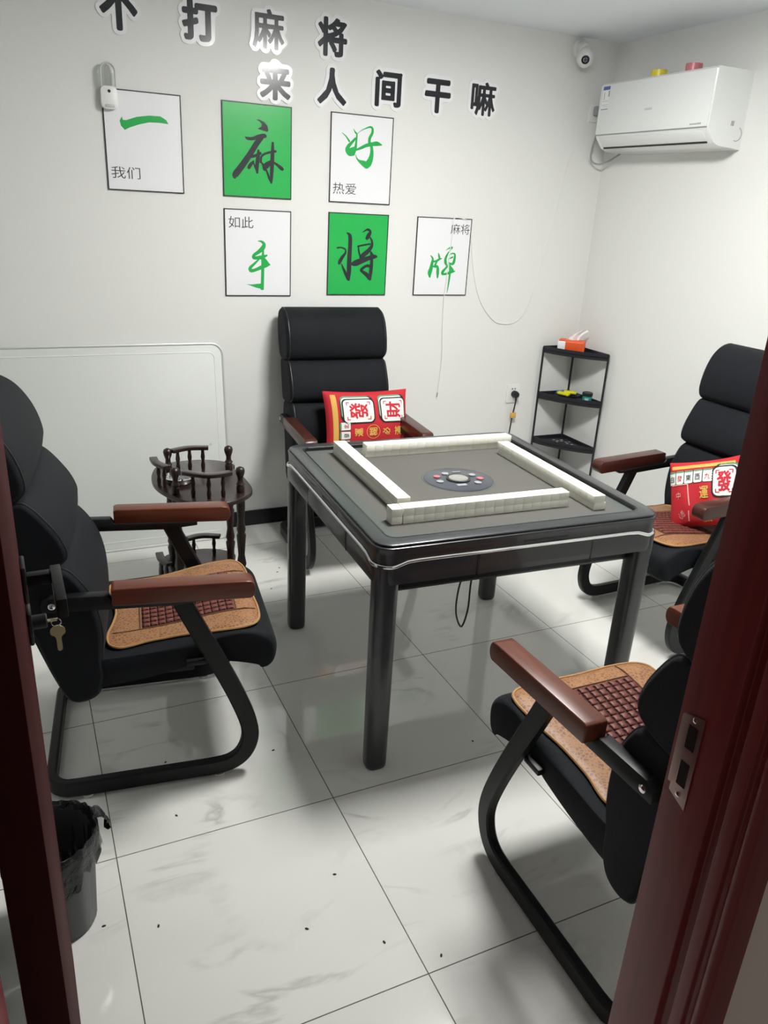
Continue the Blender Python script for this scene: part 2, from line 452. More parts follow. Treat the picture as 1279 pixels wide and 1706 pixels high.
# keys left in the lock
kt = thing('key', 'pale metal key on a small ring hanging from the open door lock', 'key', (-.026, .625+.687, .912))
MB().box((.000,-.004,-.001), (.026,.004,.001)).lathe([(.003,0),(.003,.010)],8,(.022,0,0),Matrix.Rotation(PI/2,3,'Y')).build('inserted_blade', M['brass'], kt, bevel=.0003)
MB().tube([(.030+.008*math.cos(a), 0, -.006+.008*math.sin(a)) for a in [2*PI*k/16 for k in range(17)]], .0011, 6).build('key_ring', M['chrome'], kt)
kk = MB().prism([(q.x,q.y) for q in catmull([(-.013,-.010,0),(0,-.002,0),(.013,-.010,0),(.014,-.022,0),(.006,-.031,0),(.006,-.058,0),(0,-.063,0),(-.004,-.058,0),(-.005,-.031,0),(-.014,-.022,0)],3,True)], -.0012, .0012)
kk.xform(lambda p: Vector((p.x*.85 + .031, p.z, p.y*.85 - .010)))
kk.build('hanging_key', M['brass'], kt)

# ceiling lamp
cl = thing('ceiling_light', 'square white ceiling panel lamp above the mahjong table', 'lamp', (LAMP_POS[0], LAMP_POS[1], H))
fr = MB(); s = LAMP_SIZE/2
for a, b in (((-s-.02,-s-.02),(s+.02,-s)),((-s-.02,s),(s+.02,s+.02)),((-s-.02,-s),(-s,s)),((s,-s),(s+.02,s))):
    fr.box((a[0],a[1],-.03), (b[0],b[1],0))
fr.build('lamp_frame', M['plastic_white'], cl, bevel=.002)
MB().box((-s,-s,-.044), (s,s,-.002)).build('diffuser', emit('lamp_diffuser', (1,.99,.96), LAMP_POWER), cl, smooth=0)

# ================================================================== WALL LETTERING AND POSTERS
STK = [('不',.502,2.30,.145,.175,'upper row, first, half cut off by the picture edge'),('打',.822,2.285,.145,.148,''),('麻',1.116,2.291,.142,.150,''),('将',1.409,2.296,.138,.150,''),
       ('来',1.146,2.095,.140,.143,''),('人',1.413,2.104,.140,.148,''),('间',1.693,2.121,.135,.150,''),('干',1.955,2.116,.137,.145,''),('嘛',2.210,2.128,.140,.148,'')]
WORD = ['first of the upper row', 'second of the upper row', 'third of the upper row, above the green poster', 'last of the upper row',
        'first of the lower row', 'second of the lower row', 'third of the lower row', 'fourth of the lower row', 'last of the lower row']
for (ch, x, z, w, h_, _), wd in zip(STK, WORD):
    t = thing('character_sticker', f'black character {ch} on white die-cut wall sticker, {wd}', 'sticker', (x, YB, z), group='slogan stickers on the back wall', rot=(PI/2,0,0))
    e_ = .0064 if ch in '不打人干' else .0054 if ch in '来间将' else .0040
    v, f = bold_shape(*glyph(ch, w-2*e_, h_-2*e_), e_)
    bk = MB()
    for lp in die_cut(v, f, .0145)[:1]: bk.prism(lp, 0, .005)
    bk.build('backing', M['sticker'], t)
    MB().add([(a,b,.0056) for a,b in v], f).build('printed_character', M['ink'], t, smooth=0)

BRUSH = {
 'ma': ([
    [(0.1029, 0.2483, 0.0033), (0.1137, 0.2429, 0.0124), (0.1355, 0.2436, 0.0138), (0.163, 0.253, 0.0171), (0.1878, 0.2583, 0.0187), (0.1974, 0.2574, 0.0124)] ,
    [(0.1767, 0.2521, 0.022), (0.1517, 0.2212, 0.0243), (0.1294, 0.1879, 0.0248), (0.107, 0.1571, 0.0262), (0.0791, 0.1209, 0.0276), (0.0554, 0.0919, 0.0276), (0.0519, 0.0786, 0.0124)] ,
    [(0.1223, 0.1691, 0.0124), (0.1457, 0.1744, 0.0116), (0.1735, 0.1874, 0.0116)] ,
    [(0.1625, 0.2, 0.0083), (0.1609, 0.1755, 0.016), (0.1564, 0.1382, 0.0165), (0.1561, 0.104, 0.0083)] ,
    [(0.14, 0.1519, 0.0083), (0.1232, 0.1336, 0.016), (0.117, 0.1221, 0.0124)] ,
    [(0.1377, 0.1493, 0.005), (0.1453, 0.1326, 0.0077), (0.1548, 0.1108, 0.0088)] ,
    [(0.1732, 0.1487, 0.0099), (0.1747, 0.169, 0.0094), (0.1873, 0.1834, 0.0094), (0.2124, 0.1926, 0.0094), (0.2433, 0.1997, 0.0105)] ,
    [(0.2293, 0.2343, 0.0099), (0.2278, 0.1924, 0.0165), (0.2258, 0.1427, 0.0176), (0.2234, 0.0925, 0.0143), (0.2219, 0.0647, 0.0066)] ,
    [(0.2264, 0.1602, 0.0083), (0.2067, 0.144, 0.0232), (0.1926, 0.1306, 0.0232), (0.1897, 0.118, 0.0099)] ,
    [(0.176, 0.1494, 0.0061), (0.187, 0.1353, 0.011), (0.2009, 0.1137, 0.0083), (0.2121, 0.0868, 0.0094), (0.2219, 0.0667, 0.0066)] ,
    [(0.232, 0.1544, 0.0066), (0.2518, 0.1432, 0.0116), (0.2703, 0.1306, 0.0154), (0.2774, 0.1255, 0.0099)] ,
  ], [
    [(0.1527, 0.3209), (0.169, 0.3223), (0.1908, 0.3134), (0.2045, 0.3002), (0.2094, 0.2813), (0.203, 0.276), (0.1851, 0.2793), (0.1605, 0.2846), (0.177, 0.2955), (0.1784, 0.3052), (0.1689, 0.3151)] ,
  ]),
 'hao': ([
    [(0.0568, 0.3014, 0.0023), (0.0771, 0.2876, 0.0053), (0.0949, 0.2675, 0.0088)] ,
    [(0.1133, 0.3213, 0.0023), (0.1232, 0.3079, 0.007), (0.1313, 0.299, 0.0076), (0.1292, 0.2677, 0.0099), (0.126, 0.241, 0.0146), (0.1156, 0.2137, 0.0164)] ,
    [(0.1251, 0.283, 0.0099), (0.1064, 0.2636, 0.0129), (0.0913, 0.2481, 0.0175)] ,
    [(0.0898, 0.2504, 0.0117), (0.0876, 0.2334, 0.0263), (0.0995, 0.2198, 0.0292), (0.1141, 0.2148, 0.0164)] ,
    [(0.1078, 0.23, 0.0263), (0.1217, 0.2407, 0.0146)] ,
    [(0.1335, 0.3027, 0.0018), (0.1529, 0.3186, 0.0029), (0.1783, 0.3301, 0.0053), (0.1982, 0.3365, 0.0082), (0.2096, 0.3291, 0.0111), (0.2088, 0.3099, 0.0129), (0.1976, 0.2898, 0.014), (0.1971, 0.2704, 0.014), (0.2082, 0.2518, 0.014), (0.211, 0.2252, 0.0181), (0.2056, 0.1979, 0.0252), (0.1943, 0.1763, 0.0304), (0.1877, 0.161, 0.014)] ,
    [(0.1285, 0.2146, 0.0023), (0.1344, 0.1992, 0.0053), (0.147, 0.1879, 0.0099), (0.1678, 0.1794, 0.0234), (0.1872, 0.1709, 0.0304)] ,
    [(0.13, 0.2336, 0.007), (0.1533, 0.2437, 0.0123), (0.1817, 0.2567, 0.0152), (0.2134, 0.2644, 0.017), (0.2367, 0.268, 0.0193), (0.2611, 0.2643, 0.0047)] ,
  ], [
  ]),
 'shou': ([
    [(0.1566, 0.2486, 0.0022), (0.1734, 0.2473, 0.0098), (0.1864, 0.2352, 0.0157), (0.1792, 0.2175, 0.0212), (0.1595, 0.2006, 0.0168), (0.1382, 0.1863, 0.0136), (0.1348, 0.1756, 0.0141), (0.1483, 0.1734, 0.0152), (0.1756, 0.1775, 0.0179), (0.2009, 0.1865, 0.0071)] ,
    [(0.1819, 0.2087, 0.0076), (0.1806, 0.1898, 0.0119)] ,
    [(0.1619, 0.1679, 0.006), (0.1372, 0.1458, 0.0114), (0.118, 0.1272, 0.0152), (0.1238, 0.1156, 0.0157), (0.1478, 0.1211, 0.0146), (0.1753, 0.1333, 0.0179), (0.1974, 0.1413, 0.0174), (0.2162, 0.1447, 0.0033)] ,
    [(0.1798, 0.1796, 0.0163), (0.1794, 0.1236, 0.0146), (0.1777, 0.0721, 0.0152), (0.1758, 0.0326, 0.0168)] ,
  ], [
    [(0.1811, 0.1771), (0.1921, 0.1736), (0.2162, 0.1447), (0.1808, 0.1313), (0.1727, 0.149)] ,
    [(0.1001, 0.0551), (0.1198, 0.053), (0.1693, 0.0578), (0.1802, 0.0319), (0.147, 0.0382), (0.1252, 0.0458)] ,
  ]),
 'jiang': ([
    [(0.096, 0.2944, 0.0039), (0.1134, 0.2802, 0.0186), (0.1158, 0.2324, 0.0203), (0.1137, 0.1717, 0.0231), (0.1143, 0.1105, 0.0231), (0.1144, 0.0721, 0.0124)] ,
    [(0.0474, 0.2233, 0.0068), (0.0691, 0.2251, 0.0073), (0.0906, 0.2172, 0.0079), (0.0918, 0.2004, 0.0107), (0.0747, 0.1782, 0.0164), (0.0636, 0.1585, 0.0175), (0.0602, 0.1483, 0.0101)] ,
    [(0.073, 0.149, 0.0051), (0.0863, 0.1223, 0.0124), (0.101, 0.0955, 0.0164), (0.1115, 0.0745, 0.013)] ,
    [(0.1295, 0.1496, 0.0158), (0.1487, 0.1541, 0.0293), (0.1762, 0.1645, 0.0271), (0.2176, 0.1788, 0.022), (0.2483, 0.1869, 0.0197), (0.2631, 0.1872, 0.0079)] ,
    [(0.1808, 0.2992, 0.0028), (0.1947, 0.3088, 0.0068), (0.2084, 0.3133, 0.0107), (0.2206, 0.303, 0.0135), (0.2125, 0.2858, 0.0209), (0.2027, 0.2698, 0.0164)] ,
    [(0.2184, 0.2788, 0.0073), (0.231, 0.261, 0.0107), (0.2312, 0.2355, 0.0158), (0.2105, 0.2106, 0.022), (0.1875, 0.1929, 0.022), (0.1733, 0.1791, 0.0158)] ,
    [(0.1566, 0.233, 0.0079), (0.184, 0.2395, 0.0079), (0.2228, 0.2462, 0.0079)] ,
    [(0.1593, 0.2323, 0.0062), (0.1647, 0.2046, 0.0079), (0.1724, 0.1877, 0.0079)] ,
    [(0.2273, 0.211, 0.0056), (0.2337, 0.1964, 0.0169), (0.2429, 0.1819, 0.0169)] ,
    [(0.2325, 0.1915, 0.0135), (0.2349, 0.1619, 0.0164), (0.233, 0.1247, 0.0192), (0.2283, 0.0766, 0.0152)] ,
    [(0.228, 0.1407, 0.0141), (0.2053, 0.1416, 0.013), (0.1795, 0.1226, 0.013), (0.1897, 0.1128, 0.0135), (0.2101, 0.1006, 0.0192), (0.2258, 0.0816, 0.0158)] ,
  ], [
  ]),
 'pai': ([
    [(0.0895, 0.1988, 0.0052), (0.1023, 0.1838, 0.011), (0.1003, 0.163, 0.0162), (0.0962, 0.136, 0.0209), (0.09, 0.1137, 0.0232), (0.093, 0.091, 0.0081)] ,
    [(0.1332, 0.213, 0.0029), (0.138, 0.198, 0.011), (0.141, 0.1834, 0.011), (0.1194, 0.1712, 0.011), (0.1048, 0.1716, 0.0081)] ,
    [(0.1554, 0.1862, 0.0041), (0.1388, 0.1821, 0.0122)] ,
    [(0.1332, 0.1796, 0.011), (0.1236, 0.1634, 0.011), (0.1184, 0.1486, 0.0122), (0.1334, 0.144, 0.0139), (0.1373, 0.1169, 0.0168), (0.1382, 0.0891, 0.0081)] ,
    [(0.107, 0.146, 0.0081), (0.1217, 0.145, 0.0116)] ,
    [(0.1756, 0.2282, 0.0017), (0.1952, 0.2384, 0.0064), (0.2118, 0.2425, 0.0081), (0.1993, 0.2258, 0.0064)] ,
    [(0.1944, 0.2213, 0.0052), (0.1843, 0.2039, 0.0104), (0.1773, 0.1842, 0.0139), (0.1789, 0.167, 0.0162), (0.1854, 0.1543, 0.0081)] ,
    [(0.1982, 0.2062, 0.0046), (0.2182, 0.2133, 0.0064), (0.2312, 0.207, 0.0099), (0.2313, 0.1853, 0.0139), (0.2259, 0.1642, 0.0157), (0.2114, 0.1602, 0.011), (0.1966, 0.1673, 0.0081)] ,
    [(0.1958, 0.1846, 0.0064), (0.22, 0.1949, 0.0081)] ,
    [(0.1944, 0.1524, 0.0104), (0.1816, 0.1374, 0.011), (0.1664, 0.1198, 0.0162), (0.1674, 0.1086, 0.0104), (0.1952, 0.1122, 0.0122), (0.2182, 0.1205, 0.0139), (0.2394, 0.1233, 0.0046)] ,
    [(0.2084, 0.1453, 0.0145), (0.2264, 0.1281, 0.0128)] ,
    [(0.206, 0.1551, 0.0081), (0.2095, 0.1179, 0.011), (0.2086, 0.0804, 0.0093), (0.2057, 0.0476, 0.0064), (0.202, 0.0141, 0.0017)] ,
  ], [
  ]),
 'yi': ([
  ], [
    [(0.0746, 0.2841), (0.0771, 0.2718), (0.0889, 0.2712), (0.134, 0.2877), (0.1859, 0.2969), (0.2309, 0.2977), (0.2547, 0.2853), (0.2628, 0.2708), (0.2295, 0.2726), (0.1844, 0.2713), (0.1424, 0.2599), (0.104, 0.2456), (0.0829, 0.2343), (0.0688, 0.249), (0.0644, 0.2676)] ,
  ]),
}

POST = [('yi',.413,1.618,'paper','brushgreen','我们',(.076,.070,.118,.046),'white poster with one green brush stroke 一 under the clear wall holder'),
        ('ma',.905,1.618,'green','ink',None,None,'green poster with black brush character 麻, top row'),
        ('hao',1.411,1.618,'paper','brushgreen','热爱',(.077,.062,.118,.050),'white poster with green brush character 好, right end of the top row'),
        ('shou',.905,1.182,'paper','brushgreen','如此',(.078,.328,.116,.050),'white poster with green brush character 手 below the green poster'),
        ('jiang',1.411,1.188,'green','ink',None,None,'green poster with black brush character 将, just above the high-backed chair'),
        ('pai',1.889,1.188,'paper','brushgreen','麻将',(.252,.333,.112,.050),'white poster with green brush character 牌, a thin cable hanging over it')]
for key, x, z, bgm, inkm, cap, cp, lab in POST:
    W_, H_ = .318, .385
    t = thing('poster', lab, 'poster', (x, YB, z), group='mahjong posters', rot=(PI/2,0,0))
    MB().box((.0035,.0035,0), (W_-.0035,H_-.0035,.005)).build('board', M[bgm], t, smooth=0)
    b = MB(); e = .0042
    b.box((0,0,0),(W_,e,.0062)).box((0,H_-e,0),(W_,H_,.0062)).box((0,e,0),(e,H_-e,.0062)).box((W_-e,e,0),(W_,H_-e,.0062))
    b.build('border', M['black'], t, smooth=0)
    st, po = BRUSH[key]
    m_ = MB()
    for i_, s_ in enumerate(st): ribbon(m_, s_, .0057 + i_*.00014)
    for i_, p_ in enumerate(po): m_.flat(p_, .0054 + i_*.00012)
    m_.build('brush_character', M[inkm], t, smooth=0)
    if cap:
        v, f = glyph(cap, cp[2], cp[3], -.004)
        MB().add([(a+cp[0], b_+cp[1], .0056) for a, b_ in v], f).build('caption', M['caption'], t, smooth=0)

# clear arched holder overlapping the first poster
ht = thing('wall_holder', 'small white wall holder with a clear arched hood and black dot', 'holder', (.440, YB-.0065, 1.93), rot=(PI/2,0,0))
MB().prism(rrect(.066,.085,.02,6,0,.035), 0, .030).build('base', M['plastic_white'], ht, bevel=.004)
MB().lathe([(.006,0),(.006,.001)], 16, (0,.058,.0305)).build('black_dot', M['black'], ht)
MB().box((-.018,.0,.030),(.018,.010,.034)).build('catch', M['light_grey'], ht, bevel=.001)
arc = [(-.028,.075),(-.028,.13)] + [(-.028*math.cos(a), .13+.030*math.sin(a)) for a in [PI*k/10 for k in range(1,10)]] + [(.028,.13),(.028,.075)]
hood = MB(); hood.prism(arc, .004, .028)
hood.build('clear_hood', M['clear'], ht, bevel=.006)
MB().tube([(x,y,.030) for x,y in arc], .0028, 8).tube([(x*.35,y*.9+.008,.016) for x,y in arc], .0022, 8).build('clear_rim', M['light_grey'], ht)

# ================================================================== WHITEBOARD
wbt = thing('whiteboard', 'large white board with rounded corners leaning on the wall behind the left chair', 'whiteboard', (.25, 3.600, .002), rot=(PI/2 - math.atan2(.105,.965), 0, 0))
MB().prism(rrect(1.25,.966,.055,8,0,.485), 0, .014).build('panel', M['board'], wbt, bevel=.002)
for w_, h2, rr, nm in ((1.25,.966,.055,'outer_frame'),(1.17,.885,.03,'inner_bead')):
    q = rrect(w_,h2,rr,8,0,.485); q.append(q[0])
    MB().tube([(x,y,.014) for x,y in q], .0055 if nm == 'outer_frame' else .0022, 8, cap=False).build(nm, M['alu'] if nm == 'outer_frame' else M['plastic_white'], wbt)
MB().lathe([(.007,0),(.006,.002)], 14, (.545,.485,.014)).build('magnet_dot', M['light_grey'], wbt)

# ================================================================== AIR CONDITIONER
act = thing('air_conditioner', 'white wall-mounted air conditioner unit high on the right wall', 'air conditioner', (XR, 2.793, 1.925), rz=PI/2)
# local: x along the unit (to world +y), y out of wall = +y local -> world -x
Lc = .752
def ac_prof(): return [(0,.0),(.055,.004),(.135,.008),(.165,.018),(.207,.066),(.2115,.078),(.213,.30),(.200,.311),(0,.311)]
b = MB(); n_ = []
for x in (0, .006, Lc-.006, Lc):
    e = .004 if x in (0, Lc) else 0
    n_.append([(x, max(0, y-e) if y > .01 else y, z*(1-2*e)+e*.3) for y, z in ac_prof()])
b.grid(n_, closed_v=True, cap=True); b.build('body', M['ac_white'], act, smooth=30)
MB().box((.004,.2125,.080),(Lc-.004,.2155,.302)).build('front_panel', M['ac_white'], act, bevel=.0015)
# outlet flap on the chamfer and its dark slot
fl = MB(); d = Vector((0,.042,.048)).normalized(); nn = Vector((0,.048,-.042)).normalized()
p0 = Vector((0,.170,.0235))
fl.add([p0 + Vector((x,0,0)) + d*a + nn*t for t in (0,.003) for a in (.004,.056) for x in (.03,Lc-.03)], [(0,1,3,2),(4,6,7,5),(0,4,5,1),(2,3,7,6),(0,2,6,4),(1,5,7,3)])
fl.build('outlet_flap', M['ac_white'], act, bevel=.0008)
sl = MB(); sl.add([p0 + Vector((x,0,0)) + d*a + nn*t for t in (0,.0035) for a in (-.006,.002) for x in (.03,Lc-.03)], [(0,1,3,2),(4,6,7,5),(0,4,5,1),(2,3,7,6),(0,2,6,4),(1,5,7,3)])
sl.build('outlet_slot', M['t_dark'], act, smooth=0)
MB().box((.006,.2110,.0755),(Lc-.006,.2136,.0790)).build('panel_gap', M['grey'], act, smooth=0)
lb = MB().box((Lc-.075,.2155,.190),(Lc-.022,.2159,.296)).build('energy_label', M['paper'], act, smooth=0)
MB().box((Lc-.074,.2159,.279),(Lc-.023,.2162,.295)).build('blue_band', M['blue'], lb, smooth=0)
g = MB()
for a, b2, c, d2 in ((.0655,.248,.074,.275),(.034,.236,.038,.268),(.072,.228,.024,.2295),(.070,.212,.026,.2135),(.070,.204,.030,.2055),(.074,.191,.023,.196)):
    g.box((Lc-max(a,c),.2159,min(b2,d2)),(Lc-min(a,c),.2161,max(b2,d2)))
g.build('label_print', M['grey'], lb, smooth=0)
g = MB()
for k in range(9): g.box((.040+.0075*k,.2155,.089),(.0455+.0075*k,.2158,.0945 if k > 2 else .096))
g.build('model_print', M['grey'], act, smooth=0)
MB().box((.36,.2155,.168),(.41,.2157,.178)).build('faint_badge', M['light_grey'], act, smooth=0)
g = MB()
ring = [(-.001, .055+.028*math.cos(a), .062+.028*math.sin(a)) for a in [PI*(.62+1.0*k/14) for k in range(15)]]
g.tube([(p[0], p[1]-.03+.012, p[2]) for p in ring], .0012, 6)
for k in range(3): g.tube([(-.001,.068+.006*k,.092),(-.001,.066+.006*k,.112)], .0013, 6)
g.build('side_mark', M['grey'], act)
def tape(name, lab, col, y, wd):
    t = thing(name, lab, 'tape', (XR-.165, y, 1.925+.311))
    MB().lathe([(.036,0),(.036,wd),(.030,wd),(.030,.001)], 28).build('tape_roll', M[col], t, smooth=40)
    MB().lathe([(.030,.001),(.030,wd-.001),(.027,wd-.001),(.027,.001)], 28).build('cardboard_core', M['light_grey'], t)
tape('tape_roll', 'yellow roll of tape standing on top of the air conditioner', 'tape_yellow', 3.20, .028)
tape('tape_roll', 'pink roll of tape standing on top of the air conditioner', 'pink', 2.985, .030)
# its socket and grey supply cord
so = thing('wall_socket', 'white wall socket half hidden behind the air conditioner', 'socket', (2.905, YB, 2.125), rot=(PI/2,0,0))
MB().prism(rrect(.086,.086,.006,3), 0, .008).build('plate', M['plastic_white'], so, bevel=.001)
pc = thing('supply_cord', 'grey power cord looping from the air conditioner to the wall socket', 'cord', (2.90, YB-.008, 2.135))
MB().box((-.016,-.036,-.022),(.016,-.0005,.022)).build('plug', M['grey'], pc, bevel=.005)
path = catmull([(0,-.030,-.020),(.002,-.034,-.10),(-.016,-.036,-.18),(-.014,-.036,-.235),(.016,-.055,-.256),(.045,-.095,-.245),(.055,-.150,-.220),(.060,-.190,-.200)], 6)
MB().tube(path, .0048, 8).build('cable', M['grey'], pc)

# dome camera in the corner
dc = thing('security_camera', 'small white dome camera mounted in the corner below the ceiling', 'camera', (2.745, YB, 2.405))
MB().lathe([(.042,0),(.042,.022),(.036,.028)], 24, (0,0,0), Matrix.Rotation(PI/2,3,'X')).build('mount', M['plastic_white'], dc)
MB().tube([(0,-.02,0),(-.005,-.05,-.008),(-.010,-.075,-.025)], .034, 16).build('arm', M['plastic_white'], dc)
aim = Vector((-.52,-.78,-.34)).normalized(); ctr = Vector((-.016,-.088,-.052))
q = aim.to_track_quat('Z','Y').to_matrix()
MB().lathe([(.044*math.sin(a), -.044*math.cos(a)) for a in [PI*(.02+.96*k/14) for k in range(15)]], 24, ctr).build('ball', M['plastic_white'], dc)
MB().lathe([(.020,.036),(.020,.0415),(.017,.0425)], 24, ctr, q).build('lens_ring', M['t_dark'], dc)
MB().lathe([(.009,.042),(.008,.045),(.003,.047)], 20, ctr, q).build('lens', M['navy'], dc)

# thin white cable along the wall
wc = thing('thin_cable', 'thin white cable looping down the back wall from the air conditioner', 'cable', (0, YB, 0))
def on_wall(pts, d=-.004): return catmull([(x, d, z) for x, z in pts], 8)
MB().tube(on_wall([(2.80,1.93),(2.772,1.88),(2.762,1.80),(2.716,1.548),(2.66,1.29),(2.618,1.132),(2.56,1.055),(2.491,1.034),(2.40,1.055),(2.30,1.164),(2.24,1.33),(2.207,1.50),(2.17,1.565)], -.004), .0022, 6).build('slack_loop', M['plastic_white'], wc)
MB().tube(on_wall([(2.17,1.568),(2.10,1.574),(2.096,1.50),(2.085,1.35),(2.074,1.19),(2.080,1.0),(2.090,.85),(2.079,.66)], -.0095), .0022, 6).build('hanging_lead', M['plastic_white'], wc)
MB().tube([(2.0795,-.0095,.665),(2.078,-.0095,.640)], .0032, 8).build('bare_tip', M['grey'], wc)

# wall outlet with the table's plug
ot = thing('wall_outlet', 'white double wall outlet beside the black corner shelf', 'outlet', (2.585, YB, .640), rot=(PI/2,0,0))
MB().prism(rrect(.086,.108,.006,3,0,-.006), 0, .009).build('plate', M['plastic_white'], ot, bevel=.001)
g = MB()
for x in (-.010,.010): g.box((x-.003,.018,.009),(x+.003,.026,.0095))
g.build('socket_hole', M['black'], ot, smooth=0)
pl = thing('power_plug', 'black plug and cord in the wall outlet, tagged with yellow tape', 'plug', (2.590, YB-.009, .632))
MB().lathe([(.020,0),(.021,.020),(.016,.034)], 18, (0,0,0), Matrix.Rotation(PI/2,3,'X')).build('plug_body', M['black'], pl)
MB().tube(catmull([(0,-.022,-.006),(.003,-.022,-.040),(.001,-.018,-.075),(-.004,-.015,-.13),(-.012,-.015,-.22),(-.020,-.018,-.35),(-.03,-.03,-.55),(-.08,-.10,-.614),(-.40,-.55,-.618),(-.80,-.95,-.618)],5), [.008,.008,.007,.006,.005]+[.0038]*41, 8).build('cord', M['black'], pl)
MB().box((-.018,-.026,-.138),(.014,-.012,-.108)).build('yellow_tag', M['gold_print'], pl, bevel=.001)

# ================================================================== CORNER SHELF
cs = thing('corner_shelf', 'black three-legged corner shelf with fan-shaped trays', 'shelf', (2.972, 3.700, 0))
RX, RY = .222, .312
for px, py in ((-.004,-.004), (-RX,-.004), (-.004,-RY)):
    MB().tube([(px,py,0),(px,py,.905)], .0062, 10).build('post', M['shelf'], cs)
def fan(n=14, k=1.0):
    pts = [(0,0),(-RX*k,0)]
    for i in range(1, n):
        a = i/n*PI/2
        s = 1 - .16*math.sin(2*a)
        pts.append((-RX*k*math.cos(a)*s*1.0, -RY*k*math.sin(a)*s*1.0))
    pts.append((0,-RY*k)); return pts
for zt in (.872, .603, .330, .075):
    tr_ = MB()
    p_ = fan()
    tr_.prism(p_, zt+.014, zt+.020)
    q_ = [(x*.965-.004*0, y*.965) for x, y in p_]
    n = len(p_)
    tr_.add([(x,y,zt) for x,y in p_]+[(x,y,zt+.038) for x,y in p_]+[(x*.97-.003,y*.975-.003,zt+.038) for x,y in p_]+[(x*.97-.003,y*.975-.003,zt+.018) for x,y in p_],
        [(i,(i+1)%n,n+(i+1)%n,n+i) for i in range(n)] + [(n+i,n+(i+1)%n,2*n+(i+1)%n,2*n+i) for i in range(n)] + [(2*n+i,2*n+(i+1)%n,3*n+(i+1)%n,3*n+i) for i in range(n)])
    tray = tr_.build('tray', M['shelf'], cs, smooth=25)
    if zt < .4:
        ho = MB()
        for i in range(7):
            a = 2*PI*i/7
            for rr in (.030,.055): 
                cx, cy = -.085+rr*math.cos(a), -.115+rr*1.2*math.sin(a)
                ho.box((cx-.008,cy-.004,zt+.0198),(cx+.008,cy+.004,zt+.0206))
        ho.build('slot_pattern', M['light_grey'], tray, smooth=0)
# tissues on top
ts = thing('tissue_pack', 'orange tissue pack with a white tissue pulled out on the top shelf', 'tissues', (2.880, 3.612, .8922), rz=math.radians(-42))
MB().box((-.075,-.045,0),(.075,.045,.062)).build('wrapper', M['orange'], ts, bevel=.010, seg=3)
MB().box((-.0765,-.046,.004),(-.030,.046,.058)).build('white_end', M['paper'], ts, bevel=.006)
tz = MB(); rows = []
for i in range(7):
    a = i/6; rows.append([(-.035+.07*a+.05*t*t, .012*math.sin(a*9)*(1-t*.3)+.01*t, 0.0625+.055*t*(.6+.5*math.sin(a*2.2))) for t in (0,.33,.66,1)])
tz.grid(rows); tz.build('tissue', M['tissue'], ts, smooth=60)
pt = tag(MB().box((-.05,-.03,0),(.05,.03,.004)).build('paper_sheet', M['paper'], loc=(2.928,3.488,.8922), rot=(0,0,math.radians(-55)), smooth=0), 'flat white sheet lying beside the tissue pack', 'paper')
# middle shelf: dish of snacks, jar
ds = thing('snack_dish', 'dark blue dish of yellow packets on the middle shelf', 'dish', (2.884, 3.592, .6232), rz=math.radians(-40))
MB().lathe([(.045,0),(.070,.020),(.072,.022),(.066,.021),(.041,.004)], 28).build('bowl', M['navy'], ds)
for nm, cl_, x, y, r in (('packet','yellow',.012,-.010,12),('packet','yellow',-.022,-.026,-20),('packet','teal',-.038,.012,60),('packet','blue',.0,.030,5)):
    MB().box((-.036,-.014,0),(.036,.014,.014)).build(nm, M[cl_], ds, bevel=.005, loc=(x,y,.020+.008*(x>0)), rot=(.1,.05,math.radians(r)))
jt = thing('jar', 'teal jar with a black lid on the middle shelf', 'jar', (2.932, 3.474, .6232))
MB().lathe([(.025,0),(.027,.003),(.027,.034),(.025,.036)], 24).build('jar_body', M['teal'], jt)
MB().lathe([(.029,.036),(.030,.038),(.030,.052),(.027,.056)], 24).build('lid', M['black'], jt)
v, f = glyph('SK', .026, .014, .02)
lt = MB().add([(0.0275*math.sin(a/.0275)*1.0, -.0275*math.cos(a/.0275)-.0006, .018+b_) for a, b_ in v], f)
lt.build('jar_print', M['paper'], jt, smooth=0, rot=(0,0,math.radians(-40)))

# ================================================================== SMALL WOODEN SIDE TABLE
st = thing('side_table', 'small two-tier dark wooden side table with turned legs and little gallery rails', 'side table', (.585, 2.93, 0))
sx, sy = .585, 2.93
ZT, ZL = .565, .150
out_w = [(.425,3.05),(.470,3.155),(.545,3.180),(.640,3.180),(.715,3.150),(.768,3.085),(.755,3.020),(.765,2.945),(.765,2.79),(.735,2.715),(.66,2.66),(.57,2.655),(.49,2.715),(.435,2.82),(.412,2.93)]
outl = [(p.x-sx, p.y-sy) for p in catmull([(a,b,0) for a,b in out_w], 5, True)]
MB().prism(outl, ZT-.018, ZT).build('table_top', M['darkwood'], st, bevel=.004, seg=3)
MB().prism([(x*.97,y*.97) for x, y in outl], ZL-.018, ZL).build('lower_shelf', M['darkwood'], st, bevel=.004, seg=3)
legs_xy = [(.491,3.046),(.731,3.018),(.474,2.800),(.708,2.745)]
lp = [(.013,0),(.015,.02),(.012,.05),(.016,.09),(.016,.132)]
lu = [(.016,.150),(.016,.20),(.020,.235),(.015,.245),(.019,.262),(.013,.30),(.016,.345),(.019,.385),(.014,.395),(.018,.41),(.013,.45),(.017,.50),(.017,.547)]
fi = [(.015,.565),(.016,.585),(.012,.592),(.017,.598),(.011,.607),(.010,.622),(.016,.640),(.018,.652),(.015,.662),(.004,.668)]
for x, y in legs_xy:
    MB().lathe(lp, 16).lathe(lu, 16).build('leg', M['darkwood'], st, loc=(x-sx,y-sy,0), smooth=50)
    MB().lathe(fi, 16).build('finial', M['darkwood'], st, loc=(x-sx,y-sy,0), smooth=60)
